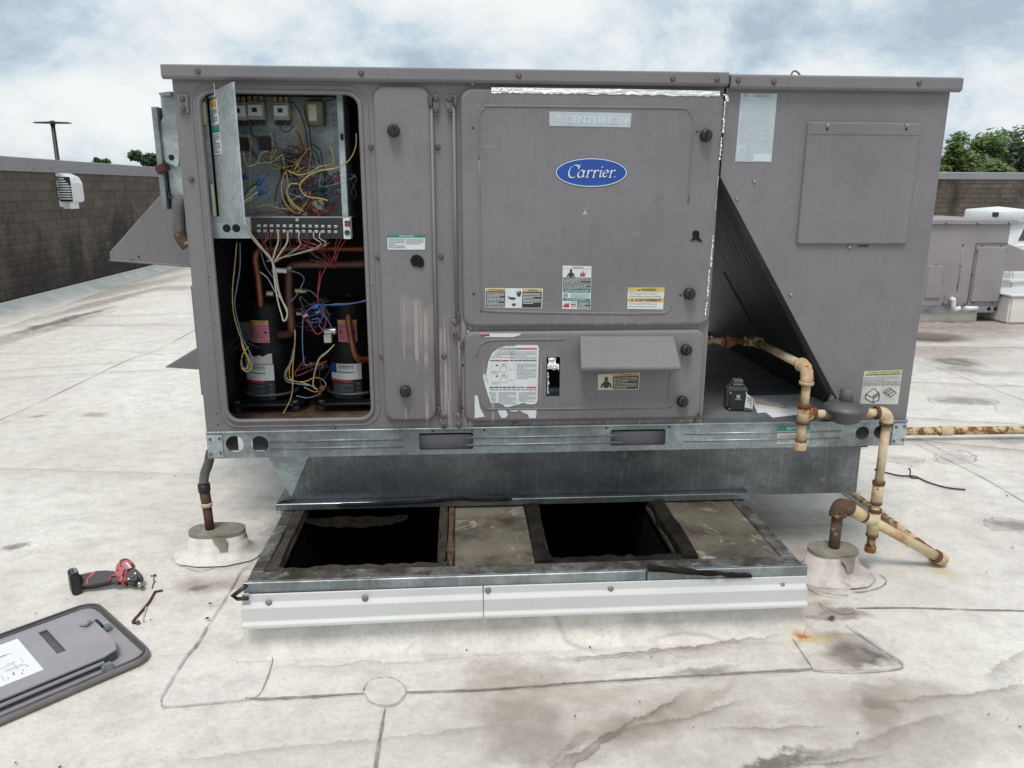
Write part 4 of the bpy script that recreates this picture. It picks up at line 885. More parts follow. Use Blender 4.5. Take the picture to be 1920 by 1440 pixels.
for px in (1549, 1697):
    p = PY(px, 235, YS); MB().lathe([(.006,0),(.005,.004)], (p.x, YS-.009, p.z), (0,-1,0), 8).build('screw', M['screw_lt'], cpn); MB().lathe([(.0045,0),(.003,.0006)], (p.x, YS-.0092, p.z-.012), (0,-1,0), 8).build('key_slot', M['ink'], cpn)
for px, py in ((1382,373),(1482,552),(1414,340),(1592,463)): p = PY(px, py, YS); U(MB().lathe([(.006,0),(.004,.004)], (p.x, YS-.0005, p.z), (0,-1,0), 8), 'screw', 'screw_lt')
p = PY(1615,461,YS); MB().plate_xz([(p.x-.012,p.z-.003),(p.x+.02,p.z-.004),(p.x+.024,p.z+.003),(p.x-.008,p.z+.003)], [], YS-.0012, YS-.0002).build('rust_stain', M['rust'], unit)
# flex conduit beside the coil
q = [PY(*a) for a in ((1512,612,.10),(1520,612,.08),(1536,650,.05),(1556,700,.03),(1561,740,.02))]; U(MB().tube(curve(q, 5), .006, 8), 'flexible_line', 'conduit')
q = [PY(1512,612,.1), PY(1510,660,.1)]; U(MB().tube(q, .005, 8), 'flexible_line', 'conduit'); p = PY(1561,742,.02); U(MB().lathe([(.012,0),(.012,.02),(.009,.024),(.009,.034)], (p.x, .02, p.z-.03), n=10), 'line_fitting', 'conduit')
# condenser fan guard and oddments on top
g = MB()
for r in (.08, .16, .24): g.tube([(1.9+r*math.cos(a*.2617), .75+r*math.sin(a*.2617), 1.575) for a in range(25)], .004, 5, False)
U(g, 'fan_guard', 'grey_dk')
q = [PY(*a, .25) for a in ((1484,141),(1486,135),(1491,133),(1497,137),(1500,141))]; U(MB().tube(curve(q, 4), .003, 6), 'lifting_hook', 'galv')
q = [PY(*a, .4) for a in ((1530,144),(1570,143),(1600,145),(1646,146))]; U(MB().tube(curve(q, 4), .0025, 5), 'loose_wire', 'wire_black')

# ------------------------------------------------------------------ stickers on the front
YD = YS-.016; YL = YS-.014       # door face, lower/narrow panel face
def arc(cx, cy, rx, ry, a0, a1, n=8, sh=0): return [(cx+rx*math.cos(R(a0+(a1-a0)*i/n))+sh*(ry*math.sin(R(a0+(a1-a0)*i/n))), cy+ry*math.sin(R(a0+(a1-a0)*i/n))) for i in range(n+1)]
def logo():
    f = face_map((1041,296),(1176,296),(1176,351),(1041,351), YD)
    E_ = lambda s: [(.5+.5*s*math.cos(i*math.pi/24), .5+.5*(1-(1-s)*2.2)*math.sin(i*math.pi/24)) for i in range(48)]
    s = Sticker('logo_plate', f, 'logo_blue', door, E_(1.0)); s.o['label'] = 'blue oval logo plate with white script lettering'
    ri, ro = E_(.962), E_(.985); m = MB(); l = .0018; m.add([f(a,b,l) for a, b in ro]+[f(a,b,l) for a, b in ri], [(i, (i+1)%48, 48+(i+1)%48, 48+i) for i in range(48)]); m.build('logo_border', M['ink_white'], s.o)
    # italic serif script, drawn with a broad nib; units: x-height 1
    sh = .28; st = []; x = 0
    def put(pl, dx): st.append([(px+dx+py*sh, py) for px, py in pl])
    put(arc(.85, .82, .72, .88, 40, 300, 16), 0); put([(1.40,1.15),(1.46,1.72)], 0)                       # C
    def a_(d): put(arc(.42,.48,.40,.50,70,430,16), d); put([(.86,1.0),(.80,.25),(.86,.04),(1.06,.14)], d)
    def r_(d): put([(.02,.82),(.22,.98),(.24,.0)], d); put([(.26,.55),(.44,.92),(.62,1.0),(.78,.86)], d); put([(.08,.0),(.42,.0)], d)
    def i_(d): put([(.02,.84),(.22,.98),(.22,.2),(.30,.02),(.50,.14)], d); put([(.22,1.36),(.27,1.48)], d)
    def e_(d): put([(.08,.50),(.40,.56),(.74,.66)], d); put(arc(.44,.52,.36,.48,20,320,14), d)
    a_(1.50); r_(2.70); r_(3.62); i_(4.54); e_(5.06); r_(6.02); put([(6.92,.0),(6.98,.10)], 0)
    W_ = 7.3; sx = .70/W_; sz = .30; x0 = .155; z0 = .34
    st2 = [[(x0+px*sx, z0+py*sz*.82) for px, py in pl] for pl in st]
    s.nib(st2, (.020, .055), R(30), 'ink_white')
logo()
def centurion():
    f = face_map((1030,209),(1184,212),(1182,239),(1030,236), YD)
    s = Sticker('name_plate', f, 'lab_pale', door, label='faded pale name plate')
    s.text('CENTURION', .185, .955, .24, .74, 'ink_pale', bold=.012)
    for i in range(4): s.poly([(.07,.30+i*.13),(.11,.34+i*.13),(.16,.30+i*.13),(.16,.38+i*.13),(.11,.42+i*.13),(.07,.38+i*.13)], 'ink_pale')
centurion()
def man(s, x, y, w, h, mat='ink'):
    q = [(-.5,.05),(-.42,.35),(-.2,.55),(-.1,.6),(-.1,.66),(-.18,.78),(-.1,.96),(.1,.96),(.18,.78),(.1,.66),(.1,.6),(.2,.55),(.42,.35),(.5,.05),(.38,.0),(.26,.28),(.22,.0),(-.22,.0),(-.26,.28),(-.38,.0)]
    s.poly([(x+a*w, y+b*h) for a, b in q], mat)
f = face_map((910,540),(1018,541),(1016,578),(910,577), YD); s = Sticker('warning_label', f, 'lab_white', door, label='black and orange warning label with a hand picture')
s.rect(.01,.345,.03,.84,'lab_black'); s.rect(.645,.985,.03,.84,'lab_black'); s.rect(.01,.345,.84,.97,'lab_yellow'); s.rect(.645,.985,.84,.97,'lab_yellow')
s.text('AVERTISSEMENT', .06,.335,.865,.95,'ink'); s.text('WARNING', .74,.90,.865,.95,'ink'); s.lines(.025,.335,.06,.80,11,'ink_white',fill=.42,seed=2); s.lines(.66,.97,.22,.80,8,'ink_white',fill=.42,seed=3)
s.poly([(.38,.60),(.43,.44),(.50,.42),(.54,.48),(.50,.55),(.44,.55)],'ink'); s.poly([(.46,.18),(.50,.26),(.54,.20),(.52,.12),(.48,.10)],'ink'); s.poly([(.53,.88),(.545,.70),(.57,.58),(.61,.60),(.625,.80),(.60,.90),(.59,.76),(.575,.92),(.565,.75)],'ink')
f = face_map((1055,498),(1109,499),(1107,580),(1054,579), YD); s = Sticker('safety_label', f, 'lab_white', door, label='tall green, black and white safety label')
s.rect(.02,.98,.46,.735,'lab_black'); s.rect(.02,.98,.385,.455,'lab_green'); s.rect(.02,.98,.19,.255,'lab_green'); s.rect(.53,.98,.02,.185,'lab_black')
s.text('WARNING',.35,.72,.945,.985,'ink'); s.text('SAFETY INSTRUCTIONS',.08,.9,.40,.442,'ink_white'); s.text('FOR YOUR SAFETY',.14,.84,.205,.243,'ink_white')
s.rect(.02,.98,.932,.936,'ink'); man(s,.29,.74,.28,.19); s.poly([(.6,.76),(.64,.88),(.68,.80),(.72,.91),(.75,.80),(.82,.88),(.78,.77)],'lab_red')
s.lines(.04,.95,.47,.73,10,'ink_white',fill=.4,seed=4); s.lines(.04,.20,.27,.37,3,'ink',fill=.5,seed=5); s.lines(.3,.95,.27,.37,4,'ink_mid',fill=.4,seed=6); s.lines(.56,.95,.03,.18,6,'ink_white',fill=.45,seed=7)
s.poly([(.04,.04),(.24,.04),(.24,.10),(.21,.16),(.17,.10),(.13,.16),(.10,.09),(.05,.12)],'lab_red'); ring = [(.39+.10*math.cos(a*.3927), .105+.065*math.sin(a*.3927)) for a in range(16)]; s.poly(ring,'lab_red'); s.poly([(.39+.08*math.cos(a*.3927), .105+.05*math.sin(a*.3927)) for a in range(16)],'lab_white',3); s.rect(.33,.45,.09,.12,'ink',k=4)
f = face_map((1177,539),(1246,539),(1243,580),(1176,579), YD); s = Sticker('warning_label', f, 'lab_white', door, label='white label with two yellow warning bands')
s.rect(0,1,.80,1,'lab_yellow'); s.rect(0,1,.33,.51,'lab_yellow'); s.text('WARNING',.35,.76,.845,.95,'ink',bold=.02); s.text('AVERTISSEMENT',.20,.93,.365,.475,'ink',bold=.02); s.poly([(.26,.845),(.33,.845),(.295,.95)],'ink'); s.poly([(.09,.365),(.16,.365),(.125,.475)],'ink')
s.text('This compartment must be',.04,.80,.675,.755,'ink'); s.text('closed except when servicing.',.04,.92,.545,.635,'ink'); s.text('Ce compartiment doit etre',.04,.82,.20,.285,'ink'); s.text("ferme sauf pour l'entretien.",.04,.82,.07,.155,'ink')
f = face_map((726,440),(797,440),(797,468),(727,468), YL); s = Sticker('notice_label', f, 'lab_white', narrow, label='white notice label with green header band')
s.rect(0,1,.80,1,'lab_green'); s.text('IMPORTANT',.32,.70,.84,.96,'ink_white'); s.lines(.03,.46,.1,.76,6,'ink_mid',fill=.45,seed=8); s.lines(.51,.96,.35,.76,4,'ink_mid',fill=.45,seed=9); s.rect(.485,.49,.05,.78,'ink_mid')
f = face_map((1121,702),(1200,698),(1197,730),(1121,731), YL); s = Sticker('warning_label', f, 'lab_cream', low, label='cream and black warning label below the small hood')
s.rect(.36,.98,.04,.82,'lab_black'); s.rect(.36,.98,.83,.97,'lab_orange'); s.text('WARNING',.56,.80,.855,.945,'ink'); man(s,.2,.12,.28,.72); s.lines(.38,.95,.08,.78,8,'lab_cream',fill=.42,seed=10)
# torn wiring and instruction label on the lower panel
f = face_map((905,645),(1012,645),(1010,770),(905,770), YL)
ol = [(.0,.53),(.03,.56),(.06,.54),(.10,.74),(.16,.86),(.26,.93),(.40,.97),(.55,.97),(.60,.985),(.96,.985),(.985,.95),(.975,.16),(.95,.11),(.88,.095),(.80,.10),(.72,.12),(.62,.09),(.55,.08),(.48,.06),(.42,.055),(.38,.07),(.36,.10),(.28,.115),(.20,.125),(.15,.11),(.10,.22),(.05,.36),(.02,.46)]
def inside(a, b, pts=ol):
    c = False; j = len(pts)-1
    for i in range(len(pts)):
        if (pts[i][1] > b) != (pts[j][1] > b) and a < (pts[j][0]-pts[i][0])*(b-pts[i][1])/(pts[j][1]-pts[i][1])+pts[i][0]: c = not c
        j = i
    return c
s = Sticker('instruction_label', f, 'lab_white', low, ol, 'torn white instruction label with red headings'); cl = lambda a, b: inside(a-.03, b) and inside(a+.03, b)
s.lines(.1,.62,.91,.95,2,'ink_mid',clip=cl,seed=11); s.rect(.60,.95,.92,.94,'lab_red'); s.lines(.1,.55,.80,.90,5,'ink_mid',fill=.35,clip=cl,seed=12); s.lines(.48,.95,.78,.90,6,'ink_mid',fill=.35,clip=cl,seed=13)
s.rect(.34,.46,.745,.765,'lab_red'); s.rect(.91,.95,.745,.765,'lab_red'); s.lines(.09,.33,.745,.768,1,'ink',fill=.7,clip=cl,seed=14); s.lines(.48,.90,.745,.768,1,'ink',fill=.7,clip=cl,seed=15)
s.lines(.60,.95,.48,.72,12,'ink_mid',fill=.35,clip=cl,seed=16); s.rect(.77,.95,.345,.365,'lab_red'); s.lines(.05,.75,.345,.368,1,'ink',fill=.7,clip=cl,seed=17); s.lines(.07,.95,.31,.335,1,'ink_mid',clip=cl,seed=18)
s.lines(.07,.24,.14,.29,7,'ink_mid',fill=.4,clip=cl,seed=19); s.lines(.28,.60,.10,.29,10,'ink_mid',fill=.4,clip=cl,seed=20); s.lines(.64,.95,.14,.29,9,'ink_mid',fill=.4,clip=cl,seed=21); s.lines(.03,.10,.40,.70,12,'ink_mid',fill=.25,clip=cl,seed=22)
for y in (.62, .46):
    for a0, a1, b0, b1 in ((.15,.152,-.06,.1),(.29,.292,-.06,.1),(.31,.42,.045,.05),(.31,.42,-.035,-.03),(.31,.315,-.03,.045),(.42,.425,-.03,.1),(.46,.462,0,.1),(.57,.572,-.07,.11),(.46,.54,.0,.006),(.34,.36,.06,.09),(.37,.39,.065,.095)): s.rect(a0,a1,y+b0,y+b1,'ink_mid')
    s.rect(.23,.27,y+.055,y+.075,'ink'); s.lines(.16,.28,y-.06,y-.01,3,'ink_mid',fill=.3,seed=23)
for pts in ([(890,741),(896,742),(900,765),(909,781),(890,784)], [(933,769),(945,768),(950,770),(952,778),(948,783),(940,784),(936,776)], [(952,769),(975,769),(967,772),(958,771)], [(973,769),(1006,768),(1005,784),(992,784),(990,777),(984,775)], [(901,625),(976,625),(976,628),(962,632),(910,632)]):
    q = [PY(*a, YL) for a in pts]; o = MB().plate_xz([(p.x, p.z) for p in q], [], YL-.0012, YL-.0002).build('label_scrap', M['lab_white'], low)
q = fr(902,626,918,630,YL); MB().add([(q[0],YL-.0017,q[2]),(q[1],YL-.0017,q[2]),(q[1],YL-.0017,q[3]),(q[0],YL-.0017,q[3])], [(0,1,2,3)]).build('label_heading', M['lab_red'], low)
# right cabinet: faded rating plate and rigging notice
f = face_map((1389,175),(1457,176),(1446,304),(1378,303), YS); s = Sticker('rating_label', f, 'lab_pale', unit, label='large faded pale blue rating label'); s.poly([(.81+.12*math.cos(a*.3927), .96+.022*math.sin(a*.3927)) for a in range(16)],'ink_mid'); s.poly([(.81+.095*math.cos(a*.3927), .96+.014*math.sin(a*.3927)) for a in range(16)],'lab_pale',3)
s.lines(.08,.2,.95,.985,2,'ink_mid',seed=24); s.lines(.35,.65,.945,.985,2,'ink_mid',seed=25); s.lines(.08,.92,.30,.90,26,'ink_pale',fill=.3,seed=26); s.rect(.5,.98,.01,.12,'ink_pale'); s.rect(.05,.24,.13,.23,'ink_pale'); s.rect(.07,.22,.14,.22,'lab_pale',k=2)
f = face_map((1620,696),(1692,693),(1683,758),(1612,757), YS); s = Sticker('rigging_label', f, 'lab_dirty', unit, label='worn rigging notice with yellow header and small drawings')
s.rect(0,1,.86,1,'lab_yel2'); s.text('CAUTION - NOTICE TO RIGGERS',.10,.94,.925,.975,'ink'); s.lines(.05,.95,.86,.91,1,'ink',seed=27); s.lines(.02,.97,.69,.84,4,'ink_mid',fill=.35,seed=28); s.rect(.0,1,.665,.675,'ink'); s.lines(.02,.98,.55,.65,2,'ink_mid',fill=.6,seed=29)
def ln(s, a, b, c, d, w=.012): s.poly([(a,b-w),(c,d-w),(c,d+w),(a,b+w)] if abs(c-a) > abs(d-b) else [(a-w,b),(a+w,b),(c+w,d),(c-w,d)],'ink')
for a in ((.12,.30,.32,.48),(.12,.30,.12,.16),(.12,.16,.34,.04),(.34,.04,.34,.18),(.12,.30,.34,.18),(.34,.18,.48,.28),(.34,.04,.48,.12),(.48,.28,.48,.12),(.32,.48,.48,.30),(.56,.36,.72,.48),(.72,.48,.92,.34),(.56,.36,.78,.22),(.78,.22,.92,.34),(.62,.33,.78,.43),(.70,.28,.85,.38)): ln(s, *a)
s.poly([(.30,.24),(.38,.30),(.40,.27),(.32,.21)],'ink'); s.poly([(.39,.30),(.46,.35),(.48,.32),(.41,.27)],'ink')
f = face_map((1458,799),(1519,797),(1517,831),(1457,832), 0); s = Sticker('notice_label', f, 'lab_dirty', unit, label='green headed notice on the galvanised rail behind the gas pipe'); s.rect(0,1,.72,1,'lab_green'); s.text('NOTICE',.28,.72,.78,.94,'ink_white',shear=.25); s.text('Vent under base',.06,.66,.40,.50,'ink'); s.text('before setting',.04,.56,.25,.36,'ink'); s.text('roof curb.',.03,.36,.10,.21,'ink')

# ------------------------------------------------------------------ compressor bay
YB = .62
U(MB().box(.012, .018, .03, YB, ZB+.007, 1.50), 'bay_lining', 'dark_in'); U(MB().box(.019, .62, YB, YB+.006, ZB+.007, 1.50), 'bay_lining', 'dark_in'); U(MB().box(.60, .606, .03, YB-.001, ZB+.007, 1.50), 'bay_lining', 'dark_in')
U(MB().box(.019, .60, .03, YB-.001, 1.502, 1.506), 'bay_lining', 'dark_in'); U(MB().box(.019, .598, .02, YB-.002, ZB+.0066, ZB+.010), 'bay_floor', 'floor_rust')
# control box: back panel, side channel, bottom shelf, terminal strip, door
YC = .20
c0 = PY(446,170,YC); c1 = PY(652,412,YC); cb = U(MB().box(.08, c1.x, YC, YC+.003, c1.z, c0.z+.02), 'control_panel', 'galv')
x0, x1, z0, z1 = fr4((632,176),(642,176),(657,408),(645,408), .10); sc_ = U(MB().box(x0, x1+.002, .07, YC-.001, z0, z1), 'control_channel', 'galv_light', bevel=.002)
p = PY(641,257,.07); MB().box(p.x-.004, p.x+.005, .068, .0695, p.z-.009, p.z+.009).build('slot', M['dark_in'], sc_)
x0, x1, z0, z1 = fr4((398,405),(660,408),(660,447),(398,447), .05); U(MB().box(ox0-.02, x1, .048, .055, z0, z1), 'control_shelf', 'galv_light', bevel=.001)
U(MB().box(ox0-.01, x1, .055, YC, z1-.004, z1), 'control_shelf', 'galv')
tb = MB().box(PY(471,420,.045).x, PY(649,420,.045).x, .042, .0475, z0+.001, z1-.002).build('terminal_board', M['black'], unit, .001)
for i in range(13):
    for j, py in enumerate((423, 433)):
        p = PY(486+i*12.0, py+i*.15, .042); MB().box(p.x-.0055, p.x+.0055, .036, .0418, p.z-.004, p.z+.004).build('terminal', M['screw_lt'], tb, .001)
x0, x1, z0, z1 = fr(643,409,658,448,.04); en = MB().box(x0, x1, .036, .0478, z0, z1).build('end_plate', M['lab_white'], unit, .001); p = PY(651,420,.036); MB().box(p.x-.007, p.x+.008, .0345, .0358, p.z-.007, p.z+.009).build('switch', M['lab_black'], en); MB().box(p.x-.004, p.x+.005, .0335, .0343, p.z-.004, p.z+.004).build('switch_rocker', M['lab_red'], en)
p = PY(651,436,.036); MB().lathe([(.008,0),(.008,.003)], (p.x,.0358,p.z), (0,-1,0), 12).build('plug_hole', M['ink'], en)
for px, py in ((425,428),(443,428)): p = PY(px, py, .048); MB().lathe([(.012,0),(.011,.001)], (p.x,.0478,p.z), (0,-1,0), 14).build('knockout', M['dark_in'], unit)
p = PY(557,412,.04); MB().lathe([(.006,0),(.005,.003)], (p.x,.042,p.z), (0,-1,0), 8).build('screw', M['screw_lt'], tb)
for px, py in ((503,326),(505,372),(472,256),(625,214),(626,226),(618,285),(540,225)): p = PY(px, py, YC); MB().lathe([(.003,0),(.002,.0006)], (p.x,YC,p.z), (0,-1,0), 6).build('drilled_hole', M['ink'], cb)
# swung-open inner door (hinged at the left, standing out towards the viewer)
hy = .045; T0 = PY(397,176,hy); B0 = PY(405,406,hy); hxx = (T0.x+B0.x)/2
ey = -.115; T1 = PY(437,153,ey); B1 = PY(457,421,ey); exx = (T1.x+B1.x)/2
dr = MB().hexa([(hxx,hy,B0.z),(exx,ey,B1.z),(exx,ey,T1.z),(hxx,hy,T0.z)], [(hxx+.004,hy+.002,B0.z),(exx+.004,ey+.002,B1.z),(exx+.004,ey+.002,T1.z),(hxx+.004,hy+.002,T0.z)]).build('inner_door', M['galv_light'], unit)
dv = Vector((exx-hxx, ey-hy, 0)); dn = Vector((dv.y, -dv.x, 0)).normalized()
if dn.y > 0: dn = -dn
def dmap(a0, a1, z0, z1):
    def f(a, b, l): q = a0+(a1-a0)*a; p = Vector((hxx, hy, 0))+dv*q+dn*(.0004+l); return (p.x, p.y, z0+(z1-z0)*b)
    return f
zt = T0.z
s = Sticker('door_label', dmap(.03,.34,zt-.085,zt-.02), 'lab_white', dr, label='white and orange label'); s.rect(.1,.9,.70,.95,'lab_orange'); s.lines(.08,.92,.05,.65,8,'ink',fill=.5,seed=30)
s = Sticker('door_label', dmap(.05,.36,zt-.165,zt-.09), 'lab_white', dr, label='white label with green band'); s.rect(0,1,.78,1,'lab_green'); s.lines(.08,.92,.05,.75,9,'ink',fill=.45,seed=31)
s = Sticker('door_label', dmap(-.02,.30,zt-.012,zt+.022), 'lab_white', dr, label='small white tag'); s.lines(.08,.92,.1,.9,3,'ink',fill=.5,seed=32)
x0, x1, z0, z1 = fr4((374,182),(392,182),(400,437),(386,437), .05); U(MB().box(x0, x1+.004, .045, .05, z0, z1), 'hinge_channel', 'galv_light')
for a in ((376,190,388,234),(393,345,404,405)): x0, x1, z0, z1 = fr(*a, .03); U(MB().box(x0, x1, .030, .044, z0, z1), 'door_hinge', 'lab_cream', bevel=.002)
# contactors, relays, transformer
def contactor(px, py, w=.050, h=.052):
    p = PY(px, py, YC-.04); m = MB().box(p.x-w/2, p.x+w/2, YC-.042, YC-.001, p.z-h/2, p.z+h/2).build('contactor', M['block'], unit, .003)
    MB().box(p.x-w*.42, p.x+w*.42, YC-.05, YC-.0425, p.z-h*.30, p.z+h*.32).build('cover', M['lab_white'], m, .002); MB().box(p.x-.007, p.x+.007, YC-.0525, YC-.0505, p.z-.006, p.z+.006).build('plunger', M['black'], m)
    for i in (-1, 0, 1):
        for sgn in (-1, 1): MB().box(p.x+i*.016-.005, p.x+i*.016+.005, YC-.035, YC-.02, p.z+sgn*h*.62-.008, p.z+sgn*h*.62+.008).build('lug', M['brass'] if sgn > 0 else M['black'], m)
for a in ((479,207),(527,208),(447,208)): contactor(*a)
def relay(px, py):
    p = PY(px, py, YC-.03); m = MB().box(p.x-.024, p.x+.024, YC-.02, YC-.001, p.z-.032, p.z+.032).build('relay', M['block'], unit, .002); MB().box(p.x-.015, p.x+.017, YC-.045, YC-.0205, p.z-.020, p.z+.018).build('coil', M['black'], m, .002)
    for dx, dz in ((-.018,.026),(.018,.026),(-.018,-.026),(.018,-.026)): MB().box(p.x+dx-.004, p.x+dx+.004, YC-.026, YC-.0205, p.z+dz-.004, p.z+dz+.004).build('lug', M['screw_lt'], m)
relay(497,268); relay(455,270)
p = PY(592,212,YC-.03); tr_o = MB().box(p.x-.030, p.x+.026, YC-.05, YC-.001, p.z-.036, p.z+.034).build('transformer', M['transf'], unit, .004); MB().box(p.x-.018, p.x+.006, YC-.052, YC-.0505, p.z-.024, p.z+.022).build('transformer_label', M['lab_cream'], tr_o)
p = PY(598,384,YC-.05); U(MB().box(p.x-.018, p.x+.018, YC-.07, YC-.03, p.z-.022, p.z+.022), 'white_connector', 'lab_cream', bevel=.005)
p = PY(539,318,YC-.02); U(MB().box(p.x-.022, p.x+.022, YC-.02, YC-.001, p.z-.022, p.z+.022), 'terminal_block', 'black', bevel=.002); p = PY(542,375,YC-.02); U(MB().box(p.x-.02, p.x+.02, YC-.03, YC-.001, p.z-.014, p.z+.014), 'terminal_block', 'black', bevel=.002)
for a, b_ in (((483,346),(493,331)),((486,362),(500,358)),((458,332),(466,330))):     # wire nuts
    p = PY(*a, .08); q = PY(*b_, .06); d_ = (q-p); MB().lathe([(.008,0),(.009,.004),(.006,d_.length),(.003,d_.length+.003)], p, d_, 8).build('wire_nut', M['wire_blue'], unit)
# compressors
def compressor(cx, cy, h=.335):
    z0 = ZB+.045; r = .082
    o = MB().lathe([(.05,0),(r,.004),(r,h*.50),(r*.99,h*.53),(r*.84,h*.56),(r*.80,h*.90),(r*.66,h*.985),(r*.3,h),(0,h)], (cx,cy,z0), n=28).build('compressor', M['black_sat'], unit)
    f_ = MB(); f_.plate_xy([(cx+a*.125, cy+b*.125) for a, b in ((-1,-.75),(-.75,-1),(.75,-1),(1,-.75),(1,.75),(.75,1),(-.75,1),(-1,.75))], [], z0-.014, z0-.004); f_.build('mounting_plate', M['black_sat'], o, .002)
    for a, b in ((-1,-1),(1,-1),(1,1),(-1,1)): MB().lathe([(.015,0),(.015,.022),(.010,.028),(.010,.034)], (cx+a*.095, cy+b*.095, ZB+.0105), n=10).build('rubber_mount', M['grey_dk'], o)
    MB().lathe([(r+.004,.012),(r+.009,.012),(r+.009,.020),(r+.004,.020)], (cx,cy,z0), n=28).build('base_ring', M['grey_dk'], o)
    MB().lathe([(.022,h-.01),(.022,h+.012),(.012,h+.016)], (cx,cy,z0), n=12).build('discharge_stub', M['black_sat'], o)
    return o, z0, r
cy_ = .30
def comp_label(o, cx, z0, r, a0, a1, px, white_h, torn):
    lo, mid, hi = z0-.002, z0+.062, z0+.120
    s = Sticker('compressor_label', cyl_map(cx, cy_, r, a0, a1, lo, mid), 'lab_black', o, None, 'black lower part of the label', grid=8)
    s.rect(.0,.72,.93,1.06,'lab_red',k=3); s.lines(.10,.72,.10,.86,12,'ink_mid',fill=.3,seed=33)
    for i, b in enumerate((.78,.55,.32,.09)): s.text('TMOS'[3-i], .84,.93,b,b+.11,'ink_mid')
    s = Sticker('compressor_label', cyl_map(cx, cy_, r, a0, a1, mid+.004, hi), 'lab_white', o, None, 'white label with bar code lines', grid=8)
    if not torn: s.rect(.0,.24,.40,1,'lab_blue')
    for i in range(26): s.rect(.30+i*.018,.30+i*.018+random.choice((.006,.010)),.72 if i % 2 else .62,.94,'ink')
    s.lines(.28,.78,.42,.54,1,'ink',seed=34)
for (px, lab, torn) in ((512,470,True),(664,620,False)):
    p = PY(px, 745, cy_); o, z0, r = compressor(p.x, cy_)
    comp_label(o, p.x, z0, r, -150 if torn else -140, -70 if torn else -62, px, 0, torn)
    s = Sticker('compressor_label', cyl_map(p.x, cy_, r*.85, -128 if torn else -118, -74 if torn else -66, z0+.192, z0+.266), 'lab_pink', o, None, 'pink caution label', grid=6); s.rect(0,1,.84,1,'lab_yellow'); s.text('CAUTION',.18,.82,.87,.97,'ink'); s.lines(.08,.92,.06,.80,9,'lab_red',fill=.35,seed=35); s.rect(.1,.9,.42,.52,'ink',k=3); s.rect(.25,.75,.43,.51,'lab_pink',k=4)
    if torn: Sticker('label_scrap', cyl_map(p.x, cy_, r, -150, -72, z0+.122, z0+.158), 'lab_dirty', o, [.95,1,.97,.8,.7,.85,.72,.95,1.0], grid=8)
# copper tubing
def pipe(pts, r, mat, k=5, name='copper_tube', par=None): return MB().tube(curve([PY(*a) for a in pts], k), r, 10).build(name, M[mat], par or unit)
pipe([(490,590,.26),(488,560,.24),(484,520,.23),(479,490,.23),(481,474,.23),(492,467,.24),(520,466,.26),(600,466,.28),(690,467,.28)], .011, 'copper')
pipe([(690,495,.22),(600,495,.22),(560,496,.22),(547,499,.22),(542,512,.22),(543,560,.22),(547,610,.22),(546,622,.23),(536,627,.24),(522,627,.26)], .014, 'copper_dk')
pipe([(653,590,.20),(655,610,.19),(660,640,.18),(666,665,.18),(675,674,.19),(692,674,.22)], .011, 'copper'); pipe([(500,550,.21),(510,550,.21),(513,550,.21)], .010, 'brass', name='service_valve'); pipe([(547,500,.2),(530,507,.2),(510,507,.2)], .008, 'brass', name='pressure_switch'); pipe([(608,622,.16),(622,621,.16),(630,621,.16)], .012, 'screw_lt', name='pressure_switch'); pipe([(553,545,.18),(575,546,.18)], .008, 'brass', name='service_valve')
pipe([(556,588,.18),(568,588,.18)], .007, 'brass', name='service_valve')
pipe([(515,506,.17),(538,508,.17)], .008, 'lab_white', name='pressure_switch')
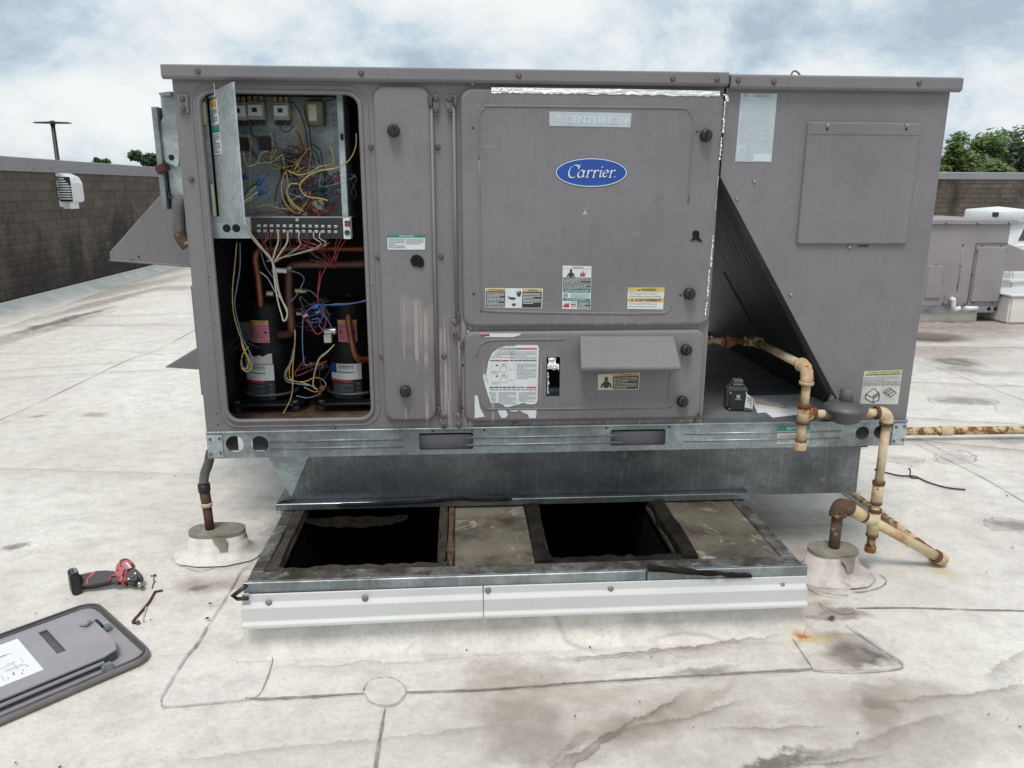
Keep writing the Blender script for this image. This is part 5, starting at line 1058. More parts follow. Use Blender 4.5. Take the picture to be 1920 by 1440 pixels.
# wires
def wire(col, Y, pts, r=.0022, k=5):
    q = [PY(a[0], a[1], (a[2] if len(a) > 2 else Y)) for a in pts]; return MB().tube(curve(q, k), r, 6, False).build('wire', M['wire_'+col], unit)
WL = [('yellow',.05,[(668,250,.05),(667,275),(655,300),(630,315),(600,320),(575,332),(562,350),(575,368),(600,372),(615,376)]),
 ('yellow',.08,[(540,320),(560,328),(585,322),(600,312),(622,308),(625,290),(612,265)]),('yellow',.10,[(536,320),(540,345),(538,365),(548,385),(565,395),(575,400)]),
 ('yellow',.10,[(534,322),(528,345),(530,370),(540,388),(555,400),(575,403)]),('yellow',.08,[(560,345),(545,345),(538,360),(548,380),(568,396)]),
 ('yellow',.10,[(583,358),(575,378),(566,392),(560,402)]),('yellow',.12,[(482,390),(500,384),(520,390),(540,392),(560,390),(580,378)]),('yellow',.14,[(468,400),(469,350),(468,300),(472,262)]),('yellow',.15,[(546,208),(554,240),(556,280),(562,330),(560,352),(552,378)]),
 ('yellow',.15,[(551,195),(564,215),(568,260),(566,290),(552,308),(546,318)]),('white',.12,[(456,285),(460,305),(470,312),(482,305),(490,288),(503,283)]),('white',.12,[(470,310),(490,305),(510,306)]),
 ('red',.13,[(508,262),(518,268),(524,284),(545,286),(570,288)]),('red',.14,[(556,245),(566,270),(570,285),(576,310),(582,330),(586,350),(588,365)]),('red',.14,[(560,250),(572,285),(580,320),(588,345)]),('red',.12,[(470,402),(500,398),(530,400),(560,400),(600,405)]),('red',.10,[(614,400),(630,388),(640,380)]),
 ('red',.09,[(588,390),(600,402),(615,395),(622,382),(612,376)]),('red',.09,[(596,404),(612,398),(622,386)]),('red',.12,[(640,330),(628,335),(622,345),(618,352)]),('red',.12,[(638,335),(626,342),(624,350)]),
 ('blue',.10,[(612,360),(620,370),(624,380),(614,376)]),('blue',.10,[(616,352),(622,364),(618,378)]),
 ('black',.15,[(470,230),(472,250),(480,258),(482,262)]),('black',.14,[(524,232),(530,246),(542,246),(550,236)]),('black',.14,[(465,265),(475,285),(490,298),(510,300),(530,292),(560,290),(585,296)]),('black',.14,[(462,270),(480,296),(505,306),(530,302),(560,296)]),('black',.13,[(585,270),(600,282),(606,310),(610,335),(606,360)]),('black',.14,[(548,190),(562,210),(572,240),(578,280),(584,310)]),('black',.14,[(570,205),(580,240),(584,280),(590,310)]),('black',.13,[(515,380),(520,350),(530,330)]),('black',.15,[(610,190),(625,186),(636,180)]),
 ('ltblue',.14,[(470,268),(485,290),(515,300),(545,292),(575,292)]),('ltblue',.13,[(640,368),(622,376),(610,400)]),('white',.07,[(457,378),(475,365),(484,360)]),('white',.08,[(460,370),(478,352),(484,346)]),('black',.08,[(455,368),(470,350),(480,345)]),('yellow',.07,[(455,383),(475,370)]),
 # below the terminal strip
 ('white',.02,[(462,430),(478,448),(495,470),(510,490),(514,520),(520,560),(528,590),(532,602),(538,595),(537,580),(525,555),(515,520)],),
 ('white',.025,[(460,428),(480,452),(498,475),(512,495),(518,530),(530,565),(538,585)]),('white',.03,[(464,434),(484,460),(505,480),(516,505),(524,550),(534,575)]),
 ('white',.10,[(488,510),(502,522),(515,545),(530,565),(540,582)]),('ltblue',.12,[(490,475),(498,500),(512,520)]),('brown',.03,[(500,430),(503,445),(496,455)]),
 ('white',.03,[(540,432),(538,455),(525,475),(514,492)]),('white',.03,[(520,430),(522,450),(516,470),(511,488)]),('brown',.04,[(486,436),(495,455),(505,475),(510,488)]),
 ('yellow',.10,[(444,455),(440,500),(436,540),(437,580),(445,615),(452,635),(460,660),(466,680),(460,692),(452,685),(455,665),(466,650)]),('ltblue',.10,[(450,455),(450,500),(444,540),(440,570),(448,610),(455,635),(468,660),(474,680),(465,692),(455,686),(453,668)]),('yellow',.095,[(452,634),(456,655),(466,672),(472,690),(462,697),(453,690)]),
 ('yellow',.13,[(553,618),(552,650),(545,680),(537,700),(541,712),(560,716),(580,722),(595,730),(590,735),(570,726)]),('yellow',.13,[(554,622),(551,665),(543,690),(546,712),(570,716),(590,708),(605,712),(611,722),(605,732)]),('yellow',.11,[(552,655),(549,690),(549,720),(546,745),(537,765),(531,775)]),('ltblue',.12,[(551,650),(544,680),(534,700),(538,715),(560,720),(590,724)]),
 ('blue',.12,[(570,590),(580,580),(595,578),(608,585),(602,600),(585,605),(575,598)]),('blue',.11,[(575,585),(590,572),(602,575),(606,590),(598,608),(605,618)]),('blue',.12,[(565,578),(575,592),(590,590),(600,580),(580,570)]),('blue',.11,[(598,580),(612,595),(622,615)]),('blue',.12,[(595,570),(620,572),(650,571),(685,565)]),('ltblue',.13,[(600,575),(630,570),(660,569),(690,562)]),('blue',.1,[(585,600),(597,597),(603,606)]),
 ('ltblue',.13,[(540,507),(560,512),(570,522),(566,535),(555,555),(545,565)]),('ltblue',.14,[(566,545),(580,545),(590,552),(598,562)]),('ltblue',.13,[(568,595),(567,640),(570,680),(577,685)]),
 ('red',.11,[(600,508),(598,525),(596,545),(597,566)],),('red',.11,[(612,500),(602,520),(598,545)]),('red',.12,[(574,600),(583,612),(592,625),(600,625),(608,615),(612,600),(605,590),(590,582)]),('red',.12,[(600,590),(608,582),(604,575)]),
 ('red',.05,[(488,428),(494,436),(500,428)]),('red',.045,[(505,430),(512,437),(520,428),(528,432)]),('red',.045,[(530,436),(540,428),(548,432)]),('red',.05,[(560,447),(580,455),(600,460),(612,452),(600,448)]),('red',.05,[(555,450),(575,462),(600,464),(618,455)]),('red',.08,[(640,448),(632,465),(627,478),(622,490)]),('red',.08,[(632,448),(628,465),(628,490)]),('red',.08,[(648,450),(635,470),(630,488)]),
 ('ltblue',.11,[(625,650),(612,660),(598,672),(592,690),(588,705)]),('yellow',.10,[(627,646),(612,662),(598,675),(590,700),(587,722),(592,730)]),('black',.11,[(577,685),(592,680),(598,690),(600,710),(603,730)]),('brown',.11,[(597,735),(604,730),(603,722)]),('ltblue',.12,[(556,742),(575,746),(592,742),(604,733)])]
for w in WL: wire(w[0], w[1], w[2], .0024 if w[0] == 'white' and w[1] < .05 else .0018)
rw = random.Random(5)     # the loose tangle at the bottom of the control box and above the compressors
for i in range(60):
    cx_, cy2 = rw.choice(((565,300),(560,385),(600,385),(575,345),(630,345),(520,300))); Y = rw.uniform(.10,.17); a = rw.random()*6.28
    pts = [(cx_+rw.uniform(-38,38), cy2+rw.uniform(-28,26), Y+rw.uniform(-.03,.02)) for _ in range(4)]; wire(rw.choice(('black','black','black','ltblue','brown','yellow','red')), Y, pts, .0014)
for i in range(26):
    c3 = rw.choice(((590,590),(585,700),(520,480),(455,640),(600,470))); Y = rw.uniform(.12,.2)
    wire(rw.choice(('black','black','ltblue','brown','black','red')), Y, [(c3[0]+rw.uniform(-40,40), c3[1]+rw.uniform(-34,34), Y+rw.uniform(-.03,.03)) for _ in range(4)], .0014)
for i in range(10):
    x = 484+i*13; wire(rw.choice(('red','black','brown','white','black')), .04, [(x,434,.036),(x+rw.uniform(-5,5),446,.03),(x+rw.uniform(-16,10),462,.05),(rw.uniform(500,520),490,.08)], .0016)
for px, py, Y, m in ((596,586,.11,'wire_blue'),(592,576,.11,'wire_blue'),(573,592,.12,'lab_pink'),(582,683,.11,'copper_dk'),(604,727,.11,'rust'),(598,740,.12,'rust')):
    p = PY(px, py, Y); MB().tube([p-Vector((.008,0,.003)), p+Vector((.008,0,.003))], .005, 8).build('wire_splice', M[m], unit)
p = PY(614,634,.15); U(MB().box(p.x-.012, p.x+.012, .15, .17, p.z-.016, p.z+.012), 'relay', 'lab_cream', bevel=.002)
p = PY(458,622,.16); U(MB().box(p.x-.016, p.x+.016, .16, .2, p.z-.03, p.z+.03), 'relay', 'black', bevel=.003)
# ------------------------------------------------------------------ left side: disconnect, economiser hoods, doors
def side_prism(pts, y0, y1, name, mat, bevel=.002):
    q = [PY(*p, y0) for p in pts]; return MB().plate_xz([(p.x, p.z) for p in q], [], y0, y1).build(name, M[mat], unit, bevel)
hood_y = .52
q = [PY(*p, hood_y) for p in ((298,368),(205,473),(206,489),(362,508))]; tp = q[0]; xl = .0
poly = [(-.002, tp.z+.03), (tp.x, tp.z), (q[1].x, q[1].z), (q[2].x, q[2].z), (-.002, q[3].z)]
hd_ = MB().plate_xz(poly, [], hood_y, hood_y+.62).build('intake_hood', M['paint'], unit, .003)
a, b_ = PY(206,489,hood_y-.001), PY(362,508,hood_y-.001); MB().tube([(a.x,hood_y-.002,a.z+.003),(-.002,hood_y-.002,b_.z+.003)], .004, 6).build('hood_hem', M['paint'], hd_)
for px, py in ((260,481),(247,488)): p = PY(px, py, hood_y); MB().lathe([(.004,0),(.003,.002)], (p.x,hood_y-.0005,p.z), (0,-1,0), 7).build('screw', M['ink'], hd_)
hood_y2 = .30
q = [PY(*p, hood_y2) for p in ((372,628),(308,689),(376,697))]; MB().plate_xz([(-.02,q[0].z),(q[1].x,q[1].z),(-.02,q[2].z)], [], hood_y2, hood_y2+.4).build('exhaust_hood', M['paint'], unit, .002)
q = [PY(*p, .10) for p in ((355,530),(361,528),(382,728),(377,731))]; xp = (PY(355,530,.03).x+PY(377,731,.03).x)/2; MB().box(xp, xp+.012, .03, .55, q[3].z, q[0].z).build('side_panel', M['paint'], unit, .003)
U(MB().box(xp+.0125, -.0005, .04, .55, q[3].z+.01, q[0].z-.01), 'side_gap_shade', 'black')  # black filler standing in for the shade between side panel and cabinet
# disconnect switch with cover swung open
dy = .14; x0, x1, z0, z1 = fr4((303,176),(340,176),(350,392),(318,392), dy)
U(MB().box(x0, -.001, dy, dy+.26, z0, z1), 'disconnect_box', 'galv_light', bevel=.003)
q = [PY(*p, dy-.03) for p in ((286,199),(298,199),(314,393),(303,393))]; U(MB().box(q[0].x*.5+q[3].x*.5-.006, q[1].x*.5+q[2].x*.5-.006, dy-.02, dy+.12, q[2].z, q[0].z), 'disconnect_cover', 'galv', bevel=.002)
q = [PY(*p, dy-.005) for p in ((308,216),(298,240),(299,270),(308,300),(325,310),(336,305),(336,222),(322,216))]; U(MB().plate_xz([(p.x, p.z) for p in curve(q+[q[0]], 3)[:-1]], [], dy-.008, dy-.002), 'fuse_plate', 'galv_light')
p = PY(321,295,dy-.01); U(MB().lathe([(.009,0),(.008,.002)], (p.x,dy-.008,p.z), (0,-1,0), 10), 'plate_hole', 'dark_in')
q = [PY(*p, dy-.03) for p in ((293,313),(311,304),(316,318),(300,328))]; U(MB().plate_xz([(p.x, p.z) for p in q], [], dy-.05, dy-.01), 'switch_handle', 'cu_rod', bevel=.003)
q = [PY(*a, dy-.01) for a in ((317,360),(316,367),(320,371),(324,368))]; U(MB().tube(curve(q, 4), .003, 6), 'hasp', 'grey_dk')
q = [PY(*p, dy-.01) for p in ((299,175),(322,172),(323,180),(303,180))]; U(MB().plate_xz([(p.x, p.z) for p in q], [], dy-.02, dy+.2), 'box_flap', 'galv')
q = [PY(*a, .06) for a in ((345,370),(338,385),(336,410),(337,435))]; fx = curve(q, 8); m = MB()
m.tube(fx, [.017+.003*(i % 2) for i in range(len(fx))], 10); U(m, 'flexible_conduit', 'conduit'); q = [PY(*a, .06) for a in ((337,435),(341,448),(352,462))]; U(MB().tube(curve(q, 4), .019, 10), 'conduit_elbow', 'pipe_old')

# ================================================================== PIPES, POTS AND LOOSE THINGS
def pot(label, cx, cy, rx, ry, h, side, rot=0):
    root = thing('pitch_pocket', label, 'pipe boot', (cx, cy, 0), R(rot), 'sealed pipe boots on the roof'); n = 28
    prof = [(1.9,.0062),(1.45,.012),(1.12,.03),(1.04,.06),(1.0,h*.6),(.985,h)]; m = MB(); vs = []
    rnd = random.Random(int(cx*100))
    jit = [rnd.uniform(.97, 1.04) for _ in range(n)]
    for k, (s, z) in enumerate(prof):
        for j in range(n):
            a = 2*math.pi*j/n; q = s*(jit[j] if k == 0 else 1+(jit[j]-1)*.25); ex = (abs(math.cos(a))**.8*math.copysign(1, math.cos(a)), abs(math.sin(a))**.8*math.copysign(1, math.sin(a)))
            vs.append((ex[0]*(rx+(q-1)*.06), ex[1]*(ry+(q-1)*.06), z))
    m.add(vs, [(k*n+j, k*n+(j+1)%n, (k+1)*n+(j+1)%n, (k+1)*n+j) for k in range(len(prof)-1) for j in range(n)], True); sd = m.build('boot_skirt', M[side], root, local=True)
    top = [(v[0]*1.005, v[1]*1.005) for v in vs[-n:]]; MB().plate_xy(top, [], h-.012, h+.0015).build('sealant_top', M['pot_top'], root, local=True)
    m = MB(); sx = rx*.2; m.add([(sx-.022,-ry*1.0-.006,h-.004),(sx+.03,-ry*1.0-.004,h-.004),(sx+.028,-ry*1.0-.008,h-.05),(sx+.006,-ry*1.0-.010,h-.056),(sx-.004,-ry-.009,h-.03)], [(0,1,2,3,4)]); m.build('sealant_run', M['pot_top'], root, local=True)
    return root
PLc = PZ(407, 992, .09); pot('oval white pipe boot under the left end of the unit', PLc.x, PLc.y, .094, .056, .09, 'pot_side')
PRc = PZ(1562, 1028, .092); pot('stained round pipe boot under the rusty gas pipe', PRc.x, PRc.y, .080, .056, .092, 'pot_dirty')
def drain():
    root = thing('conduit_riser', 'grey and brown conduit dropping from the unit into the oval boot', 'conduit', (PLc.x, PLc.y, .085))
    y = PLc.y; a = [PY(395,846,y),PY(391,868,y),PY(384,888,y),PY(382,905,y)]; MB().tube(curve(a, 5), .016, 12).build('conduit_bend', M['conduit'], root)
    z1 = PY(382,907,y); z2 = PY(384,921,y); z3 = PY(386,945,y); z4 = Vector((PY(390,985,y).x, y, .085)); x = (z1.x+z4.x)/2
    MB().tube([(z1.x,y,z1.z),(z1.x,y,z2.z)], .0205, 12).build('coupling', M['black'], root); MB().tube([(z1.x,y,z2.z),(z1.x+.003,y,z3.z)], .0175, 12).build('brown_nipple', M['copper_dk'], root)
    MB().tube([(z1.x+.003,y,z3.z+.006),(z1.x+.003,y,z3.z-.008)], .019, 12).build('collar', M['lab_cream'], root); MB().tube([(z1.x+.003,y,z3.z-.008),(z1.x+.006,y,.085)], .0155, 12).build('lower_pipe', M['cu_rod'], root)
drain()
def elbow(a, c, b, r, n=6):
    """rounded corner a-c-b as tube points"""
    a, c, b = Vector(a), Vector(c), Vector(b); return [a*(1-t)**2+c*2*t*(1-t)+b*t*t for t in [i/n for i in range(n+1)]]
def fitting_ring(root, p, d, r, w=.010, mat='rust'):
    p = Vector(p); d = Vector(d).normalized(); MB().tube([p-d*w/2, p+d*w/2], r, 14).build('fitting_band', M[mat], root)
def gas_train():
    y = -.062; root = thing('gas_pipe', 'cream gas pipe with rust, union, elbows and regulator at the right of the unit', 'gas pipe', (2.0, y, ZB)); r = .0135
    up = PY(1516, 690, y); zt = up.z; k1 = PZ(1415, 639, zt); k0 = Vector((XS, k1.y, zt)); xv = (PY(1514,705,y).x+PY(1499,845,y).x)/2
    MB().tube([k0-Vector((.02,0,0)), k1-Vector((.03,0,0))], r, 14).build('pipe', M['pipe_rusty'], root)
    un = PZ(1355, 635, zt); MB().lathe([(r+.002,-.026),(r+.006,-.024),(r+.006,-.012),(r+.013,-.010),(r+.013,.010),(r+.006,.013),(r+.006,.026),(r+.002,.028)], (un.x, k1.y, zt), (1,0,0), 8, False).build('union', M['pipe_rusty'], root)
    v = Vector((xv, y, zt)); d = (v-k1).normalized()
    MB().tube([k1-Vector((.045,0,0)), k1-Vector((.030,0,0))]+elbow(k1-Vector((.03,0,0)), k1, k1+d*.03, r)+[k1+d*.045], r+.006, 14).build('elbow', M['pipe_rusty'], root)
    MB().tube([k1+d*.03, v-d*.03], r, 14).build('pipe', M['pipe'], root)
    MB().tube([v-d*.05]+elbow(v-d*.04, v, v-Vector((0,0,.035)), r)+[v-Vector((0,0,.05))], r+.0065, 14).build('elbow', M['pipe'], root)
    fitting_ring(root, v-Vector((0,0,.048)), (0,0,1), r+.009, .010, 'pipe'); fitting_ring(root, v-d*.045, d, r+.009, .010, 'pipe')
    tee = PY(1504, 776, y).z; cap_z = PY(1498, 840, y).z
    MB().tube([(xv,y,zt-.05),(xv,y,tee+.02)], r, 14).build('pipe', M['pipe'], root)
    MB().tube([(xv,y,tee+.028),(xv,y,tee-.028)], r+.006, 14).build('tee', M['pipe_rusty'], root); MB().tube([(xv,y,tee),(xv+.034,y,tee)], r+.0055, 14).build('tee_branch', M['pipe_rusty'], root)
    for z in (tee+.027, tee-.027): fitting_ring(root, (xv,y,z), (0,0,1), r+.008)
    fitting_ring(root, (xv+.033,y,tee), (1,0,0), r+.008)
    MB().tube([(xv,y,tee-.02),(xv,y,cap_z+.02)], r, 14).build('pipe', M['pipe'], root); MB().lathe([(r+.006,0),(r+.006,.022),(r+.004,.026)], (xv,y,cap_z-.004), n=8, smooth=False).build('pipe_cap', M['pipe'], root); fitting_ring(root, (xv,y,cap_z+.022), (0,0,1), r+.004, .008)
    # regulator
    rg = PY(1584, 772, y); rx = rg.x; el = PY(1664, 778, y)
    MB().tube([(xv+.03,y,tee),(rx-.05,y,tee)], r-.001, 14).build('pipe', M['pipe'], root); fitting_ring(root, (rx-.052,y,tee), (1,0,0), r+.006, .012, 'rust')
    rb = MB().lathe([(.030,-.03),(.048,-.022),(.050,.004),(.064,.010),(.068,.014),(.068,.020),(.062,.026),(.040,.036),(.020,.042)], (rx,y,tee), n=24).build('regulator', M['grey_dk'], root)
    MB().lathe([(.021,.038),(.021,.076),(.018,.080)], (rx,y,tee), n=16).build('spring_tower', M['conduit'], rb)
    for i in range(6): a = i*1.047; MB().lathe([(.005,0),(.005,.005)], (rx+.058*math.cos(a), y+.058*math.sin(a), tee+.019), n=6).build('bolt', M['ink'], rb)
    MB().tube([(rx+.04,y,tee-.002),(rx+.062,y,tee-.002)], .018, 8).build('hex_port', M['conduit'], rb); MB().tube([(rx-.066,y,tee-.002),(rx-.04,y,tee-.002)], .018, 8).build('hex_port', M['conduit'], rb)
    xe = el.x; MB().tube([(rx+.06,y,tee),(xe-.03,y,tee)], r-.0005, 14).build('pipe', M['pipe'], root)
    MB().tube([(xe-.038,y,tee)]+elbow((xe-.03,y,tee),(xe,y,tee),(xe,y,tee-.03), r)+[(xe,y,tee-.038)], r+.006, 14).build('elbow', M['pipe'], root); fitting_ring(root, (xe-.036,y,tee), (1,0,0), r+.008); fitting_ring(root, (xe,y,tee-.037), (0,0,1), r+.008)
    zs = [PY(1650, a, y).z for a in (905, 942, 952, 978, 1000, 1030)]
    MB().tube([(xe,y,tee-.035),(xe,y,zs[0])], r, 14).build('pipe', M['pipe'], root)
    MB().tube([(xe,y,zs[0]+.004),(xe,y,zs[1]-.004)], r+.004, 14).build('coupling', M['pipe'], root); fitting_ring(root, (xe,y,zs[0]), (0,0,1), r+.006); fitting_ring(root, (xe,y,zs[1]), (0,0,1), r+.005)
    MB().tube([(xe,y,zs[1]),(xe,y,zs[3]-.01)], r, 14).build('pipe', M['pipe'], root)
    MB().tube([(xe,y,zs[2]-.008),(xe,y,zs[4]-.004)], r+.005, 14).build('tee', M['pipe'], root); fitting_ring(root, (xe,y,zs[2]-.008), (0,0,1), r+.007); fitting_ring(root, (xe,y,zs[4]-.004), (0,0,1), r+.006)
    MB().tube([(xe,y,zs[4]),(xe,y,zs[5]+.012)], r, 14).build('pipe', M['pipe_rusty'], root); MB().lathe([(r+.005,0),(r+.005,.018),(r+.003,.021)], (xe,y,zs[5]-.006), n=8, smooth=False).build('pipe_cap', M['pipe_rusty'], root)
    return Vector((xe, y, (zs[3]+zs[2])/2-.004))
tee_pt = gas_train()
def gas_riser():
    x, y = PRc.x+.005, PRc.y+.005; zt = PY(1570, 943, y).z; root = thing('gas_riser', 'thick rusted gas pipe rising from the round boot and running down to the roof', 'gas pipe', (x, y, .10)); r = .0165
    E_ = PZ(1768, 1050, .025); v = Vector((x, y, zt)); d = (E_-v).normalized()
    MB().tube([(x,y,.075),(x,y,zt-.03)], r+.001, 14).build('riser', M['pipe_old'], root)
    MB().tube([(x,y,zt-.042)]+elbow((x,y,zt-.03), v, v+d*.032, r)+[v+d*.045], r+.008, 14).build('elbow', M['pipe_old'], root); fitting_ring(root, (x,y,zt-.038), (0,0,1), r+.011, .012, 'pipe_old'); fitting_ring(root, v+d*.042, d, r+.010, .010, 'pipe_old')
    L_ = (E_-v).length
    MB().tube([v+d*.03, E_-d*.01], r, 14).build('pipe', M['pipe'], root); MB().tube([v+d*.05, v+d*.10], r+.005, 14).build('coupling', M['pipe'], root); fitting_ring(root, v+d*.105, d, r+.004, .012)
    MB().tube([v+d*.105, v+d*.15], r+.003, 14).build('coupling', M['pipe'], root)
    q = v+d*((tee_pt-v).dot(d)); MB().tube([tee_pt, q], .0115, 12).build('tee_branch', M['pipe'], root)
    F_ = PZ(1600, 927, .022); F2 = F_+(F_-E_)*.8; F2.z = .022
    fitting_ring(root, E_-d*.03, d, r+.005, .014); b = (F_-E_).normalized()
    MB().tube([E_-d*.03]+elbow(E_-d*.02, E_+d*.012, E_+b*.03, r)+[E_+b*.04], r+.005, 14).build('elbow', M['pipe'], root)
    MB().tube([E_+b*.03, F2], r-.003, 14).build('return_pipe', M['pipe_rusty'], root)
gas_riser()
a = PZ(1690, 809, .05); b_ = PZ(1925, 806, .05); dd = (b_-a)
root = thing('gas_main', 'long cream and rust gas pipe running across the roof behind the unit', 'gas pipe', (a.x, a.y, 0))
MB().tube([a-dd*.6, a, b_, b_+dd*6], .021, 12).build('pipe', M['pipe_rusty'], root)
for t in (.35, 3.0): q = a+dd*t; MB().tube([q-dd.normalized()*.03, q+dd.normalized()*.03], .026, 12).build('coupling', M['pipe'], root)
for t in (-.4, 2.5, 5): q = a+dd*t; MB().box(q.x-.05, q.x+.05, q.y-.09, q.y+.09, .001, .029).build('support_block', M['rubber'], root, .004)
# wire with hook on the membrane
q = [PZ(*p, .006) for p in ((1640,880),(1665,887),(1690,892),(1715,893),(1740,904),(1775,914),(1810,918))]; rw_ = thing('loose_wire', 'thin reddish wire with an upright hook lying on the roof right of the gas pipe', 'wire', (q[3].x, q[3].y, 0))
MB().tube(curve(q, 5), .0035, 6).build('wire', M['cu_rod'], rw_); h = PZ(1706,895,.004); MB().tube(curve([(h.x,h.y,.004),(h.x-.002,h.y,.03),(h.x-.004,h.y,.042),(h.x-.010,h.y,.045),(h.x-.012,h.y,.040)], 4), .003, 6).build('hook', M['black'], rw_); MB().tube([(h.x+.004,h.y-.004,.006),(h.x+.03,h.y-.008,.006)], .006, 6).build('clip', M['grey_dk'], rw_)
# ------------------------------------------------------------------ things left in the bay: actuator, papers, stick
def actuator():
    zf = ZB+.0068; c = PZ(1384, 772, zf); root = thing('damper_actuator', 'black and grey motor actuator standing on the base pan', 'actuator', (c.x, c.y+.02, zf), R(-8))
    MB().box(-.034, .034, -.005, .05, .004, .082).build('housing', M['grey_dk'], root, .006, 2, local=True); MB().box(-.030, .030, -.016, -.0055, .002, .070).build('cover', M['black'], root, .005, 2, local=True)
    MB().box(-.018, .020, .0, .045, .083, .092).build('top_plate', M['grey_dk'], root, .003, local=True); MB().box(-.016, .018, .002, .030, .0925, .106).build('shaft_clamp', M['conduit'], root, .003, local=True)
    for x, z in ((-.026,.008),(.026,.008),(-.026,.064),(.026,.064)): MB().lathe([(.004,0),(.003,.002)], (x,-.0162,z), (0,-1,0), 8).build('screw', M['screw_lt'], root, local=True)
    MB().box(-.006, .006, -.0185, -.0165, .046, .058).build('dial', M['screw_lt'], root, local=True); MB().box(-.010, .010, -.0178, -.0165, .040, .044).build('marking', M['ink_mid'], root, local=True)
    for z in (.012, .022): MB().box(-.033, .033, .012, .048, z, z+.003).build('rib', M['conduit'], root, local=True)
    t = MB(); t.add([(.026,-.019,.064),(.048,-.020,.048),(.050,-.021,.012),(.022,-.022,.016)], [(0,1,2,3)]); g_ = t.build('tag', M['lab_white'], root, local=True)
    m = MB()
    for i in range(7): z = .052-i*.005; m.add([(.028,-.0205,z),(.046,-.0212,z-.001),(.046,-.0212,z-.003),(.028,-.0205,z-.002)], [(0,1,2,3)])
    m.build('printed_lines', M['ink_mid'], g_, local=True)
actuator()
zf = ZB+.0066
for k, (pts, lab) in enumerate(((((1432,771),(1425,748),(1500,738),(1552,752),(1545,772),(1448,783)), 'lowest sheet of white paper on the base pan, with a pointed front corner'), (((1405,742),(1502,739),(1545,765),(1420,775)), 'upper sheet of white paper under the wooden stick on the base pan'))):
    q = [PZ(*p, zf+.001+k*.002) for p in pts]; m = MB(); m.plate([(p.x, p.y) for p in q], [], lambda a, b: (a, b, zf+.0018+k*.002+.002*math.sin(a*40)), lambda a, b: (a, b, zf+.0006+k*.002)); tag(m.build('paper_sheet', M['paper'], None), lab, 'paper', 'papers left on the base pan')
q = [PZ(*p, zf+.006) for p in ((1416,754),(1476,764))]; d = (q[1]-q[0]).normalized(); n_ = Vector((-d.y, d.x, 0))*.006
tag(MB().hexa([q[0]-n_, q[1]-n_, q[1]+n_, q[0]+n_], [v+Vector((0,0,.004)) for v in (q[0]-n_, q[1]-n_, q[1]+n_, q[0]+n_)]).build('wooden_stick', M['wood'], None), 'flat wooden stick lying on the white papers', 'stick')
